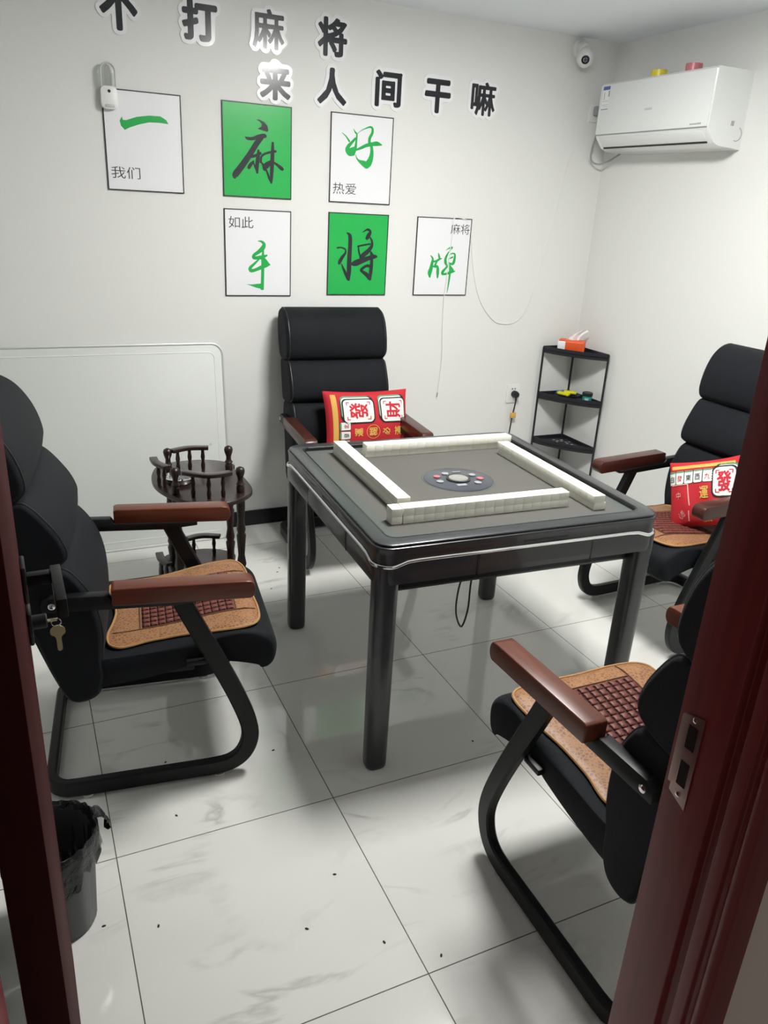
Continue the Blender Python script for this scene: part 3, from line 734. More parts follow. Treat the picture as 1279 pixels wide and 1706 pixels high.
def rail(pts, base, z0, hgt):
    """curved handrail on spindles"""
    q = catmull([(x-sx,y-sy,z0+hgt) for x, y in pts], 6)
    m_ = MB(); rows = []
    for i, p in enumerate(q):
        t = (q[min(i+1,len(q)-1)] - q[max(i-1,0)]).normalized(); n = Vector((-t.y,t.x,0))
        w = .015
        rows.append([p - n*w + Vector((0,0,-.007)), p + n*w + Vector((0,0,-.007)), p + n*w + Vector((0,0,.007)), p - n*w + Vector((0,0,.007))])
    m_.grid(rows, closed_v=True, cap=True)
    r_ = m_.build('gallery_rail', M['darkwood'], st, bevel=.002)
    for x, y in base:
        MB().lathe([(.007,z0),(.009,z0+.02),(.006,z0+.035),(.009,z0+hgt*.6),(.0065,z0+hgt*.8),(.0075,z0+hgt-.004)], 10).build('spindle', M['darkwood'], r_, loc=(x-sx,y-sy,0), smooth=60)
rail([(.505,3.035),(.575,3.060),(.655,3.045)], [(.530,3.046),(.580,3.058),(.632,3.050)], ZT, .092)
rail([(.500,2.765),(.580,2.705),(.665,2.715)], [(.528,2.742),(.580,2.712),(.634,2.712)], ZT, .092)
rail([(.425,2.985),(.428,2.92),(.455,2.855)], [(.431,2.91),(.446,2.872)], ZT, .085)
rail([(.560,3.09),(.625,3.105),(.700,3.075)], [(.590,3.100),(.675,3.090)], ZL, .092)
rail([(.425,2.98),(.425,2.92),(.445,2.86)], [(.426,2.95),(.436,2.88)], ZL, .092)
at_ = thing('ashtray', 'shiny steel ashtray on the small dark wooden side table', 'ashtray', (.512, 2.925, ZT))
MB().lathe([(.046,0),(.052,.004),(.058,.020),(.061,.024),(.056,.025),(.050,.008),(.010,.006)], 32).build('bowl', M['chrome'], at_)
for k in range(3):
    a = k*2*PI/3+.5
    MB().tube([(.050*math.cos(a),.050*math.sin(a),.022),(.063*math.cos(a),.063*math.sin(a),.027)], .004, 8).build('cigarette_rest', M['chrome'], at_)

# ================================================================== MAHJONG TABLE
TX, TY, TR, TZ = 1.3218, 2.1713, -.0473, .762
tb = thing('mahjong_table', 'square charcoal automatic mahjong table with chrome trim in the room centre', 'table', (TX, TY, 0), rz=TR)
def rsq(half, r, n=8): return rrect(2*half, 2*half, r, n)
def ring_loft(levels, closed=False):
    m_ = MB(); m_.grid([[(x,y,z) for x, y in rsq(h_, r)] for h_, r, z in levels], closed_v=True, closed_u=closed); return m_
MB().prism(rsq(.435,.02), .735, .748).build('playing_surface', M['felt'], tb, smooth=0)
# printed border lines in the felt
bl = MB()
for h0, h1 in ((.4482,.4472),(.4435,.4425),(.4388,.4378),(.4290,.4275)):
    a, b = rsq(h0,.02), rsq(h1,.02); n = len(a)
    zl = .7484 if h0 < .43 else TZ+.0004
    bl.add([(x,y,zl) for x,y in a]+[(x,y,zl) for x,y in b], [(i,(i+1)%n,n+(i+1)%n,n+i) for i in range(n)])
bl.build('border_lines', M['felt_line'], tb, smooth=0)
a, b = rsq(.434,.02), rsq(.386,.015); n = len(a)
MB().add([(x,y,.7481) for x,y in a]+[(x,y,.7481) for x,y in b], [(i,(i+1)%n,n+(i+1)%n,n+i) for i in range(n)]).build('felt_border', M['felt_border'], tb, smooth=0)
ring_loft([(.4300,.030,.735),(.4300,.030,.7605),(.4318,.031,TZ),(.4745,.047,TZ),(.4772,.048,.7605),(.4782,.049,.7582),(.4775,.049,.7565),(.460,.045,.7555)], closed=True).build('top_rim', M['t_rim'], tb, smooth=28)
ring_loft([(.4297,.030,.748),(.4297,.030,.7608),(.4312,.031,.7624),(.4362,.033,.7624)]).build('rim_lining', M['t_dark'], tb, smooth=50)
ring_loft([(.4765,.048,.7575),(.4765,.048,.7515)]).build('rim_groove', M['t_dark'], tb, smooth=0)
ring_loft([(.470,.046,.7530),(.4800,.050,.7530),(.4825,.052,.7515),(.4832,.053,.7485),(.4815,.053,.744),(.4805,.052,.730),(.4800,.052,.690),(.470,.048,.688)]).build('edge_band', M['t_metal'], tb, smooth=40)
# apron with a chrome line that dips at the corners
def dip(x, y, h_):
    d = min(abs(abs(x)-h_), 9) + min(abs(abs(y)-h_), 9)
    d = max(abs(abs(x)-h_), abs(abs(y)-h_))
    t = max(0.0, min(1.0, (.105-d)/.065)); return -.015*(t*t*(3-2*t))
def path_sq(h_, r, per=18):
    base = rsq(h_, r, 8); out = []; n = len(base)
    for i in range(n):
        a, b = base[i], base[(i+1)%n]; L_ = math.dist(a,b); k = per if L_ > .2 else 1
        for j in range(k): 
            t = j/k; out.append((a[0]+(b[0]-a[0])*t, a[1]+(b[1]-a[1])*t))
    return out
ap = MB(); rows = []
for h_, r, z, f in ((.470,.050,.7105,1),(.4805,.053,.7120,1),(.4828,.054,.708,1),(.4828,.054,.655,0),(.4810,.053,.640,0),(.462,.05,.634,0)):
    rows.append([(x,y,z+f*dip(x,y,h_)) for x, y in path_sq(h_, r, 24)])
ap.grid(rows, closed_v=True); ap.build('apron', M['t_metal'], tb, smooth=50)
q = [(x,y,.7110+dip(x,y,.4832)) for x, y in path_sq(.4832,.054,24)]; 
ch_ = MB(); rows = []
for i in range(len(q)):
    p = Vector(q[i]); t = (Vector(q[(i+1)%len(q)]) - Vector(q[i-1])).normalized(); nrm = Vector((t.y,-t.x,0)).normalized(); up = nrm.cross(t)*-1
    rows.append([p + nrm*.0050*math.cos(a) + up*.0062*math.sin(a) for a in [2*PI*k/8 for k in range(8)]])
ch_.grid(rows, closed_u=True, closed_v=True); ch_.build('chrome_trim', M['chrome'], tb, smooth=60)
ring_loft([(.440,.045,.640),(.440,.045,.598),(.430,.045,.596),(.40,.04,.596)]).build('lower_apron', M['t_rim'], tb, smooth=50)
MB().prism(rsq(.44,.04), .604, .634).build('machine_case', M['t_dark'], tb, smooth=0)
# drawers let into each side
for k in range(4):
    R_ = Matrix.Rotation(k*PI/2, 3, 'Z')
    sm = MB()
    for x in (-.172, .224): sm.box((x-.0014,-.4836,.640),(x+.0014,-.474,.7085))
    sm.xform(lambda p: R_ @ p)
    sm.build('drawer_seam', M['t_dark'], tb, smooth=0)
    dr = MB(); dr.grid([[(x,-y,z) for x in (-.168,.220)] for y, z in ((.4832,.7055),(.4842,.704),(.4842,.658),(.4825,.643))])
    dr.xform(lambda p: R_ @ p); dr.build('drawer_front', M['t_metal'], tb, smooth=0)
    sl_ = MB().box((-.02,-.4818,.7215),(.13,-.460,.7290)); sl_.xform(lambda p: R_ @ p); sl_.build('drawer_slot', M['t_dark'], tb, smooth=0)
for sxg in (-1, 1):
    for syg in (-1, 1):
        lg = MB(); rows = []
        N_ = 40
        for z, r in ((.700,.036),(.650,.0365),(.60,.0355),(.02,.0335),(.006,.0325),(0,.029)):
            row = []
            for i in range(N_):
                a = 2*PI*i/N_
                k = (abs(math.cos(a))**3.2 + abs(math.sin(a))**3.2)**(-1/3.2)
                row.append((r*k*math.cos(a), r*k*math.sin(a), z))
            rows.append(row)
        lg.grid(rows, closed_v=True, cap=True)
        leg = lg.build('leg', M['t_metal'], tb, loc=(sxg*.4425, syg*.4425, 0), smooth=40)
# centre console
cc = MB().lathe([(.120,.748),(.120,.7500),(.116,.7510),(.001,.7512)], 48).build('console', mat('smoky_blue_plastic', (.034,.040,.054), .3, coat=.3, var=(18,.5)), tb, loc=(.006,.004,0))
MB().lathe([(.1215,.748),(.1235,.7498),(.1260,.7498),(.128,.7482)], 48).build('console_ring', M['felt_line'], cc)
MB().lathe([(.042,.7512),(.043,.7545),(.036,.7545),(.035,.7525)], 32).build('dice_ring', M['t_dark'], cc)
MB().lathe([(.035,.752),(.034,.756),(.026,.7585),(.012,.760),(.001,.7602)], 32).build('dice_dome', M['dome'], cc)
for deg, r, c_ in ((152,.075,'red'),(112,.062,'light_grey'),(190,.078,'light_grey'),(20,.070,'light_grey'),(-12,.078,'red'),(-48,.072,'light_grey')):
    a = math.radians(deg)
    MB().lathe([(.0125,.7512),(.0125,.754),(.009,.7555),(.001,.756)], 18).build('button', M['button' if c_ != 'red' else 'button_red'], cc, loc=(r*math.cos(a),r*math.sin(a),0))
g = MB()
g.box((-.035,-.070,.7512),(.0,-.052,.7528)); g.box((.010,.064,.7512),(.042,.071,.7528))
g.build('display', M['button'], cc, smooth=0)
# power lead hanging in a loop below
MB().tube(catmull([(-.128,-.445+.10,.600),(-.148,-.345,.52),(-.152,-.350,.44),(-.128,-.350,.385),(-.108,-.345,.44),(-.098,-.330,.52),(-.088,-.325,.600)],6), .0030, 8).build('hanging_lead', M['black'], tb)

# ------------------------------------------------------------------ tiles
ORD = 'first second third fourth fifth sixth seventh eighth ninth tenth eleventh twelfth thirteenth fourteenth fifteenth sixteenth seventeenth last'.split()
TW, TL, TH = .03396, .0440, .0245
tile_me = None
def tile_obj(wx, wy):
    m_ = MB().box((-wx/2,-wy/2,0),(wx/2,wy/2,TH)); o_ = m_.build('mahjong_tile', M['tile'], bevel=.0010, seg=2); return o_
proto_x = tile_obj(TW, TL); proto_y = tile_obj(TL, TW)
first = {id(proto_x): True, id(proto_y): True}
cT, sT = math.cos(TR), math.sin(TR)
rnd = random.Random(3)
def put_tile(pr, lx, ly, z, rz, label, group):
    if first[id(pr)]: o_ = pr; first[id(pr)] = False
    else: o_ = pr.copy(); C.objects.link(o_)
    o_.location = (TX + cT*lx - sT*ly, TY + sT*lx + cT*ly, z); o_.rotation_euler = (0,0,TR+rz)
    tag(o_, label, 'mahjong tile', group)
for i in range(18):
    for lay in range(2):
        ly_w = ('bottom', 'top')[lay]; z = .7485 + lay*(TH+.0002)
        j = lambda s=.0003: rnd.uniform(-s, s)
        gap = -.003 if i == 0 else 0
        put_tile(proto_x, -.357 + i*.0340 + gap, -.295 + j(), z, j(.004), f'{ly_w} tile of the {ORD[i]} stack from the left in the nearest row', 'nearest row of tiles')
        put_tile(proto_y, -.304 + j() - .0008*i*0, .361 - i*.0340, z, j(.004), f'{ly_w} tile of the {ORD[i]} stack from the chair with the pillow, left row', 'left row of tiles')
        put_tile(proto_x, -.206 + i*.0340, .327 + j() - (.004 if lay else -.003), z, j(.004), f'{ly_w} tile of the {ORD[i]} stack from the left in the farthest row', 'farthest row of tiles')
        put_tile(proto_y, .318 + j() - (.003 if lay else -.003), .225 - i*.0340, z, j(.004), f'{ly_w} tile of the {ORD[i]} stack from the far end, right row', 'right row of tiles')

# ================================================================== CHAIRS
def cushion(prof, width, rnd_=.045, puff=.0, ny=15, seam=None):
    """closed side profile (x,z) carried across y, edges rounded off"""
    q = catmull([(x,z,0) for x, z in prof], 5, True); q = [(p.x,p.y) for p in q]
    cx = sum(p[0] for p in q)/len(q); cz = sum(p[1] for p in q)/len(q)
    hw = width/2; ys = []
    for k in range(7): ys.append(-hw + rnd_*(1-math.cos(k/6*PI/2)))
    ys = [ -hw + rnd_*(1-math.cos(k/6*PI/2)) for k in range(7)]
    mid = [ -hw+rnd_ + (2*hw-2*rnd_)*k/ny for k in range(1, ny)]
    ys = ys + mid + [-y for y in ys[::-1]]
    ext = max(max(abs(p[0]-cx) for p in q), .03)
    rows = []
    for y in ys:
        d = max(0, abs(y)-(hw-rnd_))/rnd_
        ins = rnd_*(1-math.sqrt(max(0, 1-d*d)))*.6
        row = []
        for x, z in q:
            dx, dz = x-cx, z-cz; L_ = math.hypot(dx, dz); s = max(.35, (L_-ins)/L_)
            bul = puff*(1-(y/hw)**2)
            row.append((cx+dx*s + bul*(1 if dx > 0 else 0)*min(1, max(0,dx)/.04), y, cz+dz*s))
        rows.append(row)
    m_ = MB().grid(rows, closed_v=True, cap=True); m_.rows = rows; return m_
def pipe(c_, part):
    for r_ in (c_.rows[4], c_.rows[-5]):
        MB().tube(list(r_)+[r_[0], r_[1]], .0028, 6, cap=False).build('piping', M['leather'], part)
SEAT_TOP = [(.12,.432),(.20,.432),(.30,.441),(.40,.456),(.48,.468),(.54,.472),(.585,.463)]
def seat_z(x):
    P_ = SEAT_TOP
    if x <= P_[0][0]: return P_[0][1]
    for (a, b), (c, d) in zip(P_, P_[1:]):
        if x <= c: return b + (d-b)*(x-a)/(c-a)
    a, b = P_[-1]; return b - 1.0*(x-a)
def rect_sweep(pts, w, h_):
    """pts: (pos, outward W); w across W, h_ in the plane of travel"""
    rows = []; n = len(pts)
    for i, (p, W_) in enumerate(pts):
        t = (pts[min(i+1,n-1)][0] - pts[max(i-1,0)][0]).normalized(); W_ = (W_ - t*W_.dot(t)).normalized(); Hh = t.cross(W_)
        row = []
        for sx_, sy_ in ((1,1),(-1,1),(-1,-1),(1,-1)):
            c_ = .005
            for dx, dy in (((1,0),(0,1)) if (sx_*sy_ > 0) else ((0,1),(1,0))):
                row.append(p + W_*(sx_*(w/2 - c_*(1-dx))) + Hh*(sy_*(h_/2 - c_*(1-dy))))
        rows.append(row)
    return MB().grid(rows, closed_v=True, cap=True)
def make_chair():
    t = thing('armchair', 'x', 'armchair')
    YFR = .263
    V3 = Vector
    # steel sled frame: both bows and the rear cross rail are one bent tube
    side = catmull([(.366,0,.612),(.402,0,.528),(.440,0,.445),(.482,0,.350),(.520,0,.255),(.545,0,.175),(.548,0,.118),(.528,0,.068),(.488,0,.040),(.430,0,.033)], 6) + [V3((.33,0,.033)), V3((.2,0,.033)), V3((.06,0,.033))]
    pts = [(V3((p.x, YFR, p.z)), V3((0,1,0))) for p in side]
    for k in range(1, 7):
        a = k/6*PI/2
        pts.append((V3((.048 - .060*math.sin(a), YFR - .060*(1-math.cos(a)), .033)), V3((-math.sin(a), math.cos(a), 0))))
    half = pts
    other = [(V3((p.x, -p.y, p.z)), V3((w.x, -w.y, 0))) for p, w in half[::-1]]
    rect_sweep(half + other, .028, .050).build('frame', M['steel'], t, smooth=40)
    for s in (-1, 1):
        # bar under the armrest, bolted to the backrest
        b = MB().box((.035, s*YFR-.015, .584), (.45, s*YFR+.015, .606))
        b = MB(); b.add([(x, s*YFR+yy, z) for yy in (-.0155,.0155) for x, z in ((.028,.580),(.36,.580),(.46,.592),(.46,.606),(.20,.606),(.19,.622),(.05,.622),(.028,.606))],
             [tuple(range(8))[::-1], tuple(range(8,16))] + [(i,(i+1)%8,8+(i+1)%8,8+i) for i in range(8)])
        tilt = lambda p: Vector((p.x-.004, p.y, p.z + .016 - .040*(p.x-.30)))
        b.xform(tilt)
        br = b.build('arm_bar', M['steel'], t, bevel=.003)
        MB().lathe([(.009,0),(.009,.003),(.006,.005)], 16, (.050, s*(YFR+.0155), .626), Matrix.Rotation(-s*PI/2,3,'X')).build('bolt', M['chrome'], br)
        # lacquered wooden armrest with rounded front
        prof = [(.200,.607),(.205,.603)] + [(.535,.603)] + [(.552+.0*k + .018*math.sin(a), .629 - .026*math.cos(a)) for k, a in enumerate([PI*j/10 for j in range(0,10)])] + [(.540,.655),(.210,.652),(.200,.648)]
        n = len(prof)
        w_ = MB().add([(x, s*.277-.028, z) for x, z in prof]+[(x, s*.277+.028, z) for x, z in prof], [tuple(range(n))[::-1], tuple(range(n,2*n))]+[(i,(i+1)%n,n+(i+1)%n,n+i) for i in range(n)])
        w_.xform(tilt)
        w_.build('armrest', M['armwood'], t, bevel=.0045, seg=3)
        for x in (.455, .085):
            MB().lathe([(.014,0),(.016,.004),(.016,.009)], 14, (x, s*YFR, 0)).build('glide', M['light_grey'], t)
    # seat bracket
    MB().box((.375,-.258,.385),(.435,.258,.402)).box((.20,-.20,.335),(.40,.20,.352)).build('seat_rail', M['steel'], t, bevel=.003)
    seat = [(.10,.425)] + SEAT_TOP[1:] + [(.626,.436),(.640,.398),(.632,.352),(.612,.336),(.594,.350),(.50,.372),(.36,.362),(.22,.345),(.10,.340),(.075,.38)]
    cushion(seat, .480, .040).build('seat', M['fabric'], t, smooth=70)
    lum = [(.155,.415),(.172,.48),(.176,.55),(.165,.625),(.135,.690),(.108,.714),(.06,.722),(.0,.710),(-.016,.66),(-.006,.58),(.010,.48),(.030,.38),(.050,.315),(.085,.300),(.125,.315),(.148,.36)]
    c_ = cushion(lum, .500, .032, .010); pipe(c_, c_.build('backrest', M['fabric'], t, smooth=70))
    upr = [(.112,.722),(.136,.748),(.128,.80),(.102,.855),(.074,.896),(.052,.908),(.0,.912),(-.050,.905),(-.056,.86),(-.042,.79),(-.022,.715),(.01,.700),(.07,.706)]
    c_ = cushion(upr, .506, .024, .010); pipe(c_, c_.build('back_cushion', M['fabric'], t, smooth=70))
    hed = [(.050,.908),(.078,.935),(.080,.985),(.066,1.045),(.036,1.100),(-.008,1.134),(-.060,1.142),(-.098,1.118),(-.110,1.06),(-.100,.98),(-.075,.92),(-.045,.897),(.0,.895)]
    c_ = cushion(hed, .510, .028, .010); pipe(c_, c_.build('headrest', M['fabric'], t, smooth=70))
    MB().prism([(p.x,p.y) for p in catmull([(.012,.50,0),(-.020,.68,0),(-.055,.86,0),(-.104,1.0,0),(-.116,1.07,0),(-.095,1.02,0),(-.045,.84,0),(-.006,.66,0),(.022,.50,0)],4,True)], -.225, .225).xform(lambda p: Vector((p.x, p.z, p.y))).build('back_shell', M['leather'], t, smooth=60)
    return t
chair = make_chair()
CHAIRS = [((-.015,2.195,0), -7.2, 'black high-back armchair in front of the whiteboard, behind the trash bin and door handle'),
          ((1.396,3.565,0), -92.7, 'black high-back armchair below the posters, a red pillow lying sideways on it'),
          ((2.735,2.18,0), 181.8, 'black high-back armchair beside the corner shelf wall, an upright red pillow on it'),
          ((1.250,.775,0), 89.2, 'nearest black armchair, its backrest hidden behind the red door jamb')]
chair_objs = []
for i, (loc, dg, lab) in enumerate(CHAIRS):
    c = chair if i == 0 else copy_tree(chair)
    if i == 0:      # this chair's back is reclined a little further
        pv = Matrix.Translation((.10,0,.42)) @ Matrix.Rotation(math.radians(-6.8),4,'Y') @ Matrix.Translation((-.10,0,-.42))
        reclined = [ch for ch in c.children if ch.name.split('.')[0] in ('backrest','back_cushion','headrest','piping','back_shell')]
    c.location = loc; c.rotation_euler = (0,0,math.radians(dg))
    tag(c, lab, 'armchair', 'armchairs around the mahjong table'); chair_objs.append(c)

for ch in reclined: ch.matrix_basis = pv
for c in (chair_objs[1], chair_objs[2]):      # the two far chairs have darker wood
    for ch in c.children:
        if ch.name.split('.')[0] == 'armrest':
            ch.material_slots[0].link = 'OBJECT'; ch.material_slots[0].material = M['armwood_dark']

# ------------------------------------------------------------------ beaded seat mats
def mat_outline():
    half = [(.575,.0),(.580,.11),(.573,.180),(.548,.216),(.500,.223),(.430,.215),(.350,.200),(.270,.195),(.215,.203),(.180,.203),(.155,.182),(.150,.13),(.165,.06),(.172,0)]
    pts = [(x,y,0) for x, y in half] + [(x,-y,0) for x, y in half[-2:0:-1]]
    return [(p.x,p.y) for p in catmull(pts, 4, True)]
def make_mat():
    t = thing('beaded_seat_mat', 'x', 'seat mat')
    ol = mat_outline(); cx = .37; n = len(ol)
    zf = lambda x, y: seat_z(x) + .005 - (max(0, abs(y)-.190)/.04)**2*.006
    rows = []
    for s, up in ((.02,.0055),(.25,.0055),(.5,.0055),(.72,.0055),(.88,.0055),(.96,.0048),(1.0,.002),(1.0,-.002)):
        rows.append([(cx+(x-cx)*s, y*s, zf(cx+(x-cx)*s, y*s)+up) for x, y in ol])
    MB().grid(rows, closed_v=True, cap=True).build('brocade_border', M['brocade'], t, smooth=60)
    MB().tube([(x,y,zf(x,y)+.003) for x, y in ol]+[(ol[0][0],ol[0][1],zf(*ol[0])+.003)], .0038, 6, cap=False).build('piping', M['matpipe'], t)
    # dark seams that divide the border
    sm = MB()
    for sg in (-1, 1):
        sm.tube([(x, sg*(.128+.00*x), zf(x,.128)+.0063) for x in np.linspace(.165,.57,14)], .0019, 6)
        sm.tube([(.240 if sg < 0 else .515, y, zf(.240 if sg < 0 else .515, y)+.0063) for y in np.linspace(-.128,.128,8)], .0022, 6)
    sm.build('seam', M['mat_line'], t)
    bp = MB(); xs = np.linspace(.245,.510,10)
    bp.grid([[(x,y,zf(x,y)+.0062) for x in xs] for y in (-.126,0,.126)])
    bpo = bp.build('bead_cloth', M['beadcloth'], t)
    bd = MB(); nx, ny = 12, 10; px, py = .262/nx, .248/ny
    for i in range(nx):
        for j in range(ny):
            x = .247 + px*(i+.5); y = -.124 + py*(j+.5); z = zf(x,y)+.0062
            hx_, hy = px*.46, py*.40
            sl = (seat_z(x+.01)-seat_z(x-.01))/.02
            ring = []
            for (k, zz) in ((1.0,0),(.98,.0032),(.78,.0048)):
                ring.append([(x+hx_*k*a, y+hy*k*b, z+zz+sl*hx_*k*a) for a, b in ((1,.6),(.75,1),(.25,.82),(-.25,.82),(-.75,1),(-1,.6),(-1,-.6),(-.75,-1),(-.25,-.82),(.25,-.82),(.75,-1),(1,-.6))])
            bd.grid(ring, closed_v=True, cap=True)
    b_ = bd.build('bead_panel', M['bead'], t, smooth=50); b_['kind'] = 'stuff'
    return t
mt = make_mat()
MLAB = [(0, 'tan brocade seat mat with red-brown beads on the chair by the whiteboard'), (2, 'tan and brown beaded seat mat on the chair with the upright pillow'), (3, 'tan brocade seat mat with red-brown beads on the nearest chair'), (1, 'beaded seat mat under the sideways red pillow on the far chair')]
for k, (ci, lab) in enumerate(MLAB):
    c = mt if k == 0 else copy_tree(mt)
    src = chair_objs[ci]
    c.location = src.matrix_basis @ Vector((.018,0,0)); c.rotation_euler = src.rotation_euler
    tag(c, lab, 'seat mat', 'beaded seat mats')

# ------------------------------------------------------------------ red pillows with printed mahjong tiles
PW, PH, PT = .43, .29, .115
def make_pillow(name, label, W_, H_, T_, mtx, sag=0.0):
    t = thing(name, label, 'pillow', group='red mahjong pillows'); t.matrix_world = mtx
    def surf(x, y, side=1):
        u, v = max(-1, min(1, 2*x/W_)), max(-1, min(1, 2*y/H_))
        z = T_/2*(max(0,(1-u*u))*max(0,(1-v*v)))**.42
        z += .003*math.sin(9*u+3*v)*(1-u*u)*(1-v*v)
        return side*z + sag*v*v*.0
    def pinch(x, y):
        u, v = 2*x/W_, 2*y/H_
        return x*(1-.055*(1-v*v)*u*u), y*(1-.07*(1-u*u)*v*v)
    N_, K_ = 26, 20
    for side, nm in ((1,'front'),(-1,'back')):
        m_ = MB(); rows = []
        for i in range(N_+1):
            u = -math.cos(PI*i/N_); u = u*.6 + (2*i/N_-1)*.4; row = []
            for j in range(K_+1):
                v = -math.cos(PI*j/K_); v = v*.6 + (2*j/K_-1)*.4
                x, y = u*W_/2, v*H_/2; a, b = pinch(x, y); row.append((a, b, surf(x, y, side)))
            rows.append(row)
        m_.grid(rows)
        m_.build('cover' if side > 0 else 'back_cover', M['red'], t, smooth=80)
    def lay(m_, vs_, fs_, lift):
        """drape a flat shape over the front"""
        bm = bmesh.new(); bv = [bm.verts.new((a,b,0)) for a, b in vs_]
        for f in fs_:
            try: bm.faces.new([bv[i] for i in f])
            except ValueError: pass
        bmesh.ops.triangulate(bm, faces=bm.faces)
        for _ in range(4):
            es = [e for e in bm.edges if e.calc_length() > .012]
            if not es: break
            bmesh.ops.subdivide_edges(bm, edges=es, cuts=1); bmesh.ops.triangulate(bm, faces=bm.faces)
        bm.verts.index_update(); 
        V_ = []
        for v in bm.verts:
            a, b = pinch(v.co.x, v.co.y); V_.append((a, b, surf(v.co.x, v.co.y)+lift))
        m_.add(V_, [tuple(v.index for v in f.verts) for f in bm.faces]); bm.free()
    return t, lay
def pill_prints(t, lay, kind):
    sh = lambda poly: (poly, [tuple(range(len(poly)))])
    L1, L2, L3, L4 = .0012, .0024, .0034, .0044
    A = {k: MB() for k in ('black_print','white_print','green_print','redprint','gold_print','pink_print')}; ringm = MB()
    def put(k, poly, lift): lay(A[k], *sh(poly), lift)
    def text(k, s, cx, cy, w, h_, rot=0, lift=L4, bold=0, thick=0):
        v, f = bold_shape(*glyph(s, w-2*thick, h_-2*thick), thick, .0005) if thick else glyph(s, w, h_, bold)
        c, n = math.cos(rot), math.sin(rot)
        q_ = MB(); lay(q_, [(cx+c*a-n*b, cy+n*a+c*b) for a, b in v], f, lift); q_.build('printed_character', M[k], t, smooth=0)
    def bigtile(cx, cy, w, h_, ch, rot, off):
        put('black_print', rrect(w+.018, h_+.018, .026, 5, cx+off[0]*.5, cy+off[1]*.5), L1)
        put('green_print', rrect(w, h_, .02, 5, cx+off[0], cy+off[1]), L1+.0003)
        put('white_print', rrect(w, h_, .02, 5, cx+off[0]*.62, cy+off[1]*.62), L1+.0006)
        put('black_print', rrect(w+.013, h_+.013, .024, 5, cx, cy), L2)
        put('white_print', rrect(w, h_, .02, 5, cx, cy), L3)
        text('redprint', ch, cx, cy, w*.66 if not rot else h_*.72, h_*.72 if not rot else w*.62, rot, L4, 0, .0020)
        for sx_ in (-1,1):
            for sy_ in (-1,1):
                x, y = cx+sx_*w*.40, cy+sy_*h_*.40
                c_ = MB(); lay(c_, *sh([(x,y),(x-sx_*.016,y),(x-sx_*.016,y-sy_*.004),(x-sx_*.004,y-sy_*.004),(x-sx_*.004,y-sy_*.016),(x,y-sy_*.016)]), L4); c_.build('corner_mark', M['redprint'], t, smooth=0)
    if kind == 'sideways':
        put('gold_print', [(-.192,-.135),(-.168,-.135),(-.140,.135),(-.192,.135)] if False else rrect(.026,.262,.004,2,-.178,0), L1)
        for k in range(3, 6):
            cy = .108-.043*k
            put('black_print', rrect(.056,.040,.007,3,-.134,cy), L1+.0002); put('white_print', rrect(.052,.036,.006,3,-.134,cy), L2); put('green_print', rrect(.008,.034,.003,2,-.156,cy), L3)
            text('redprint' if k % 2 else 'black_print', '中萬東北發南'[k], -.128, cy, .020, .024, PI/2, L4)
        bigtile(-.062, .050, .150, .108, '發', PI/2, (-.012,.020))
        bigtile(.122, .050, .134, .110, '財', PI/2, (-.014,.020))
        for s, x, w in (('運',-.066,.040),('糊',.008,.040),('必',.076,.036),('滿',.146,.044)):
            text('gold_print', s, x, -.052, w, .042, PI/2, L2, 0, .0012)
        for k in range(28):
            a0, a1 = 2*PI*k/28, 2*PI*(k+1)/28
            lay(ringm, *sh([(.008+.034*math.cos(a0),-.052+.034*math.sin(a0)),(.008+.034*math.cos(a1),-.052+.034*math.sin(a1)),(.008+.0315*math.cos(a1),-.052+.0315*math.sin(a1)),(.008+.0315*math.cos(a0),-.052+.0315*math.sin(a0))]), L2)
        text('gold_print', '贏', -.02, -.112, .040, .03, PI/2, L2)
    else:
        put('gold_print', rrect(.262,.016,.004,2,0,.112), L1)
        for k in range(5):
            cx = -.128+.0395*k
            put('black_print', rrect(.0395,.060,.007,3,cx,.066), L1+.0002); put('white_print', rrect(.036,.056,.006,3,cx,.066), L2); put('green_print', rrect(.034,.008,.003,2,cx,.091), L3)
            text('redprint' if k in (1,4) else 'black_print', '白發東西九'[k], cx, .062, .022, .026, 0, L4)
        bigtile(.094, .036, .084, .118, '發', 0, (.012,.014))
        text('gold_print', '運', .016, -.005, .036, .05, 0, L2, 0, .0012)
        text('gold_print', '福', .030, -.066, .040, .040, 0, L2, 0, .0012)
        text('gold_print', '贏', .020, -.112, .036, .032, 0, L2, 0, .0012)
        text('pink_print', '中', -.095, -.01, .022, .030, 0, L2)
        text('pink_print', '心想', -.085, -.090, .030, .030, .6, L2)
        for x0, y0, x1, y1 in ((-.13,.035,-.052,.035),(-.052,.035,-.045,-.055),(-.05,-.075,-.055,-.12)):
            d = Vector((x1-x0,y1-y0,0)).normalized()*.0022; n = (-d.y, d.x)
            put('pink_print', [(x0-n[0],y0-n[1]),(x1-n[0],y1-n[1]),(x1+n[0],y1+n[1]),(x0+n[0],y0+n[1])], L2)
    if ringm.v: ringm.build('gold_ring', M['gold_print'], t, smooth=0)
    for k, m_ in A.items():
        if m_.v: m_.build({'black_print':'tile_outline','white_print':'printed_tile','green_print':'tile_edge','redprint':'red_lettering','gold_print':'gold_lettering','pink_print':'pale_lettering'}[k], M[k], t, smooth=0)
def frame_mtx(o_, u, v):
    u = Vector(u).normalized(); v = Vector(v); v = (v - u*v.dot(u)).normalized(); n = u.cross(v)
    m_ = Matrix((u, v, n)).transposed().to_4x4(); m_.translation = Vector(o_); return m_
t, lay = make_pillow('red_pillow', 'red mahjong-tile pillow lying sideways against the far armchair back', .435, .300, .125,
                     frame_mtx((1.474, 3.302, .648), (1, -.02, -.015), (.02, .30, 1)))
pill_prints(t, lay, 'sideways')
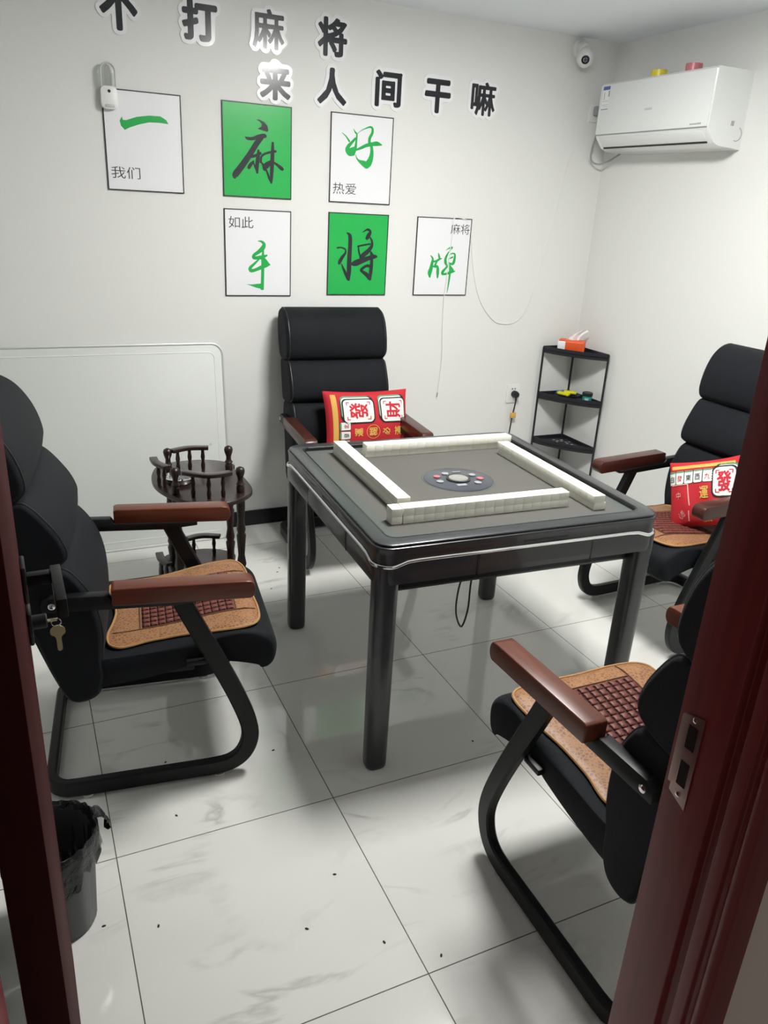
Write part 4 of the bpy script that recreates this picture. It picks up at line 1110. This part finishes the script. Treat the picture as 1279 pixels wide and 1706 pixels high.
t, lay = make_pillow('red_pillow', 'red mahjong-tile pillow standing upright on the right-hand armchair',   .300, .285, .115,
                     frame_mtx((2.462, 2.110, .600), (.36, -.86, .36), (.24, .34, .92)))
pill_prints(t, lay, 'upright')

# ================================================================== BINS AND BITS ON THE FLOOR
def bin_(lab, loc, rz):
    t = thing('trash_bin', lab, 'bin', loc, rz, group='trash bins by the door')
    MB().lathe([(.076,0),(.080,.006),(.093,.245),(.098,.258),(.094,.260),(.088,.245),(.074,.010)], 32).build('bucket', M['bin'], t)
    bg = MB(); rows = []
    rr = random.Random(int(rz*10)+4); N_ = 96
    ph = [rr.uniform(0, 6.28) for _ in range(5)]
    for lvl, (r, z) in enumerate(((.040,.075),(.078,.11),(.086,.20),(.0905,.256),(.098,.271),(.1035,.262),(.1045,.235),(.108,.205))):
        row = []
        for i in range(N_):
            a = 2*PI*i/N_
            w = .5*math.sin(3*a+ph[0]) + .35*math.sin(7*a+ph[1]) + .25*math.sin(11*a+ph[2]+lvl)
            k = [0,.004,.005,.0025,.0035,.0035,.0035,.005][lvl]
            w += .45*math.sin(17*a+ph[3]+lvl*1.7) + .35*math.sin(29*a+ph[4]-lvl*2.3)
            dz = [0,.01,.008,.002,.006,.006,.010,.036][lvl]*(.5*math.sin(2*a+ph[3]) + .4*math.sin(5*a+ph[4]) + .3*math.sin(9*a) + .25*math.sin(23*a+ph[0]))
            row.append(((r+k*w)*math.cos(a), (r+k*w)*math.sin(a), z+dz))
        rows.append(row)
    bg.grid(rows, closed_v=True)
    bg.build('bin_bag', M['bag'], t, smooth=80)
    ear = MB(); rows = []
    for k, (x, z, w) in enumerate(((.096,.266,.020),(.106,.270,.026),(.118,.262,.030),(.126,.246,.028),(.127,.226,.020),(.122,.212,.012))):
        rows.append([(x + .003*math.sin(1.7*k+2*j), w*(j/3-1), z + .004*math.cos(k+1.3*j)) for j in range(7)])
    ear.grid(rows)
    ear.build('bag_flap', M['bag'], t, smooth=80)
bin_('dark grey trash bin with black bag under the rear rail of the left armchair', (-.060, 1.515, 0), .25)
bin_('second bagged trash bin, glimpsed left of the open door edge', (-.292, 1.490, 0), 2.2)
SP = [(.029,1.457),(.147,1.409),(.337,1.946),(.264,1.985),(.253,1.751),(.586,1.922),(1.206,1.734),(.590,1.396),(.736,1.085),(.997,3.169),(.900,2.977),(.627,1.167),(.975,3.129),(.30,1.93),(.47,1.27)]
cr0 = None
for i, (x, y) in enumerate(SP):
    if cr0 is None:
        cr0 = MB().lathe([(.002,0),(.0034,.0008),(.003,.0018),(.001,.0024)], 8).build('seed_shell', M['crumb'], smooth=60); o_ = cr0
    else:
        o_ = cr0.copy(); C.objects.link(o_)
    o_.location = (x, y, 0); o_.rotation_euler = (0,0,i*1.3); o_.scale = (1.5, .8, 1)
    tag(o_, 'tiny dark seed shell lying on the pale marble floor tiles', 'seed shell', 'seed shells on the floor')
bpy.context.view_layer.update()
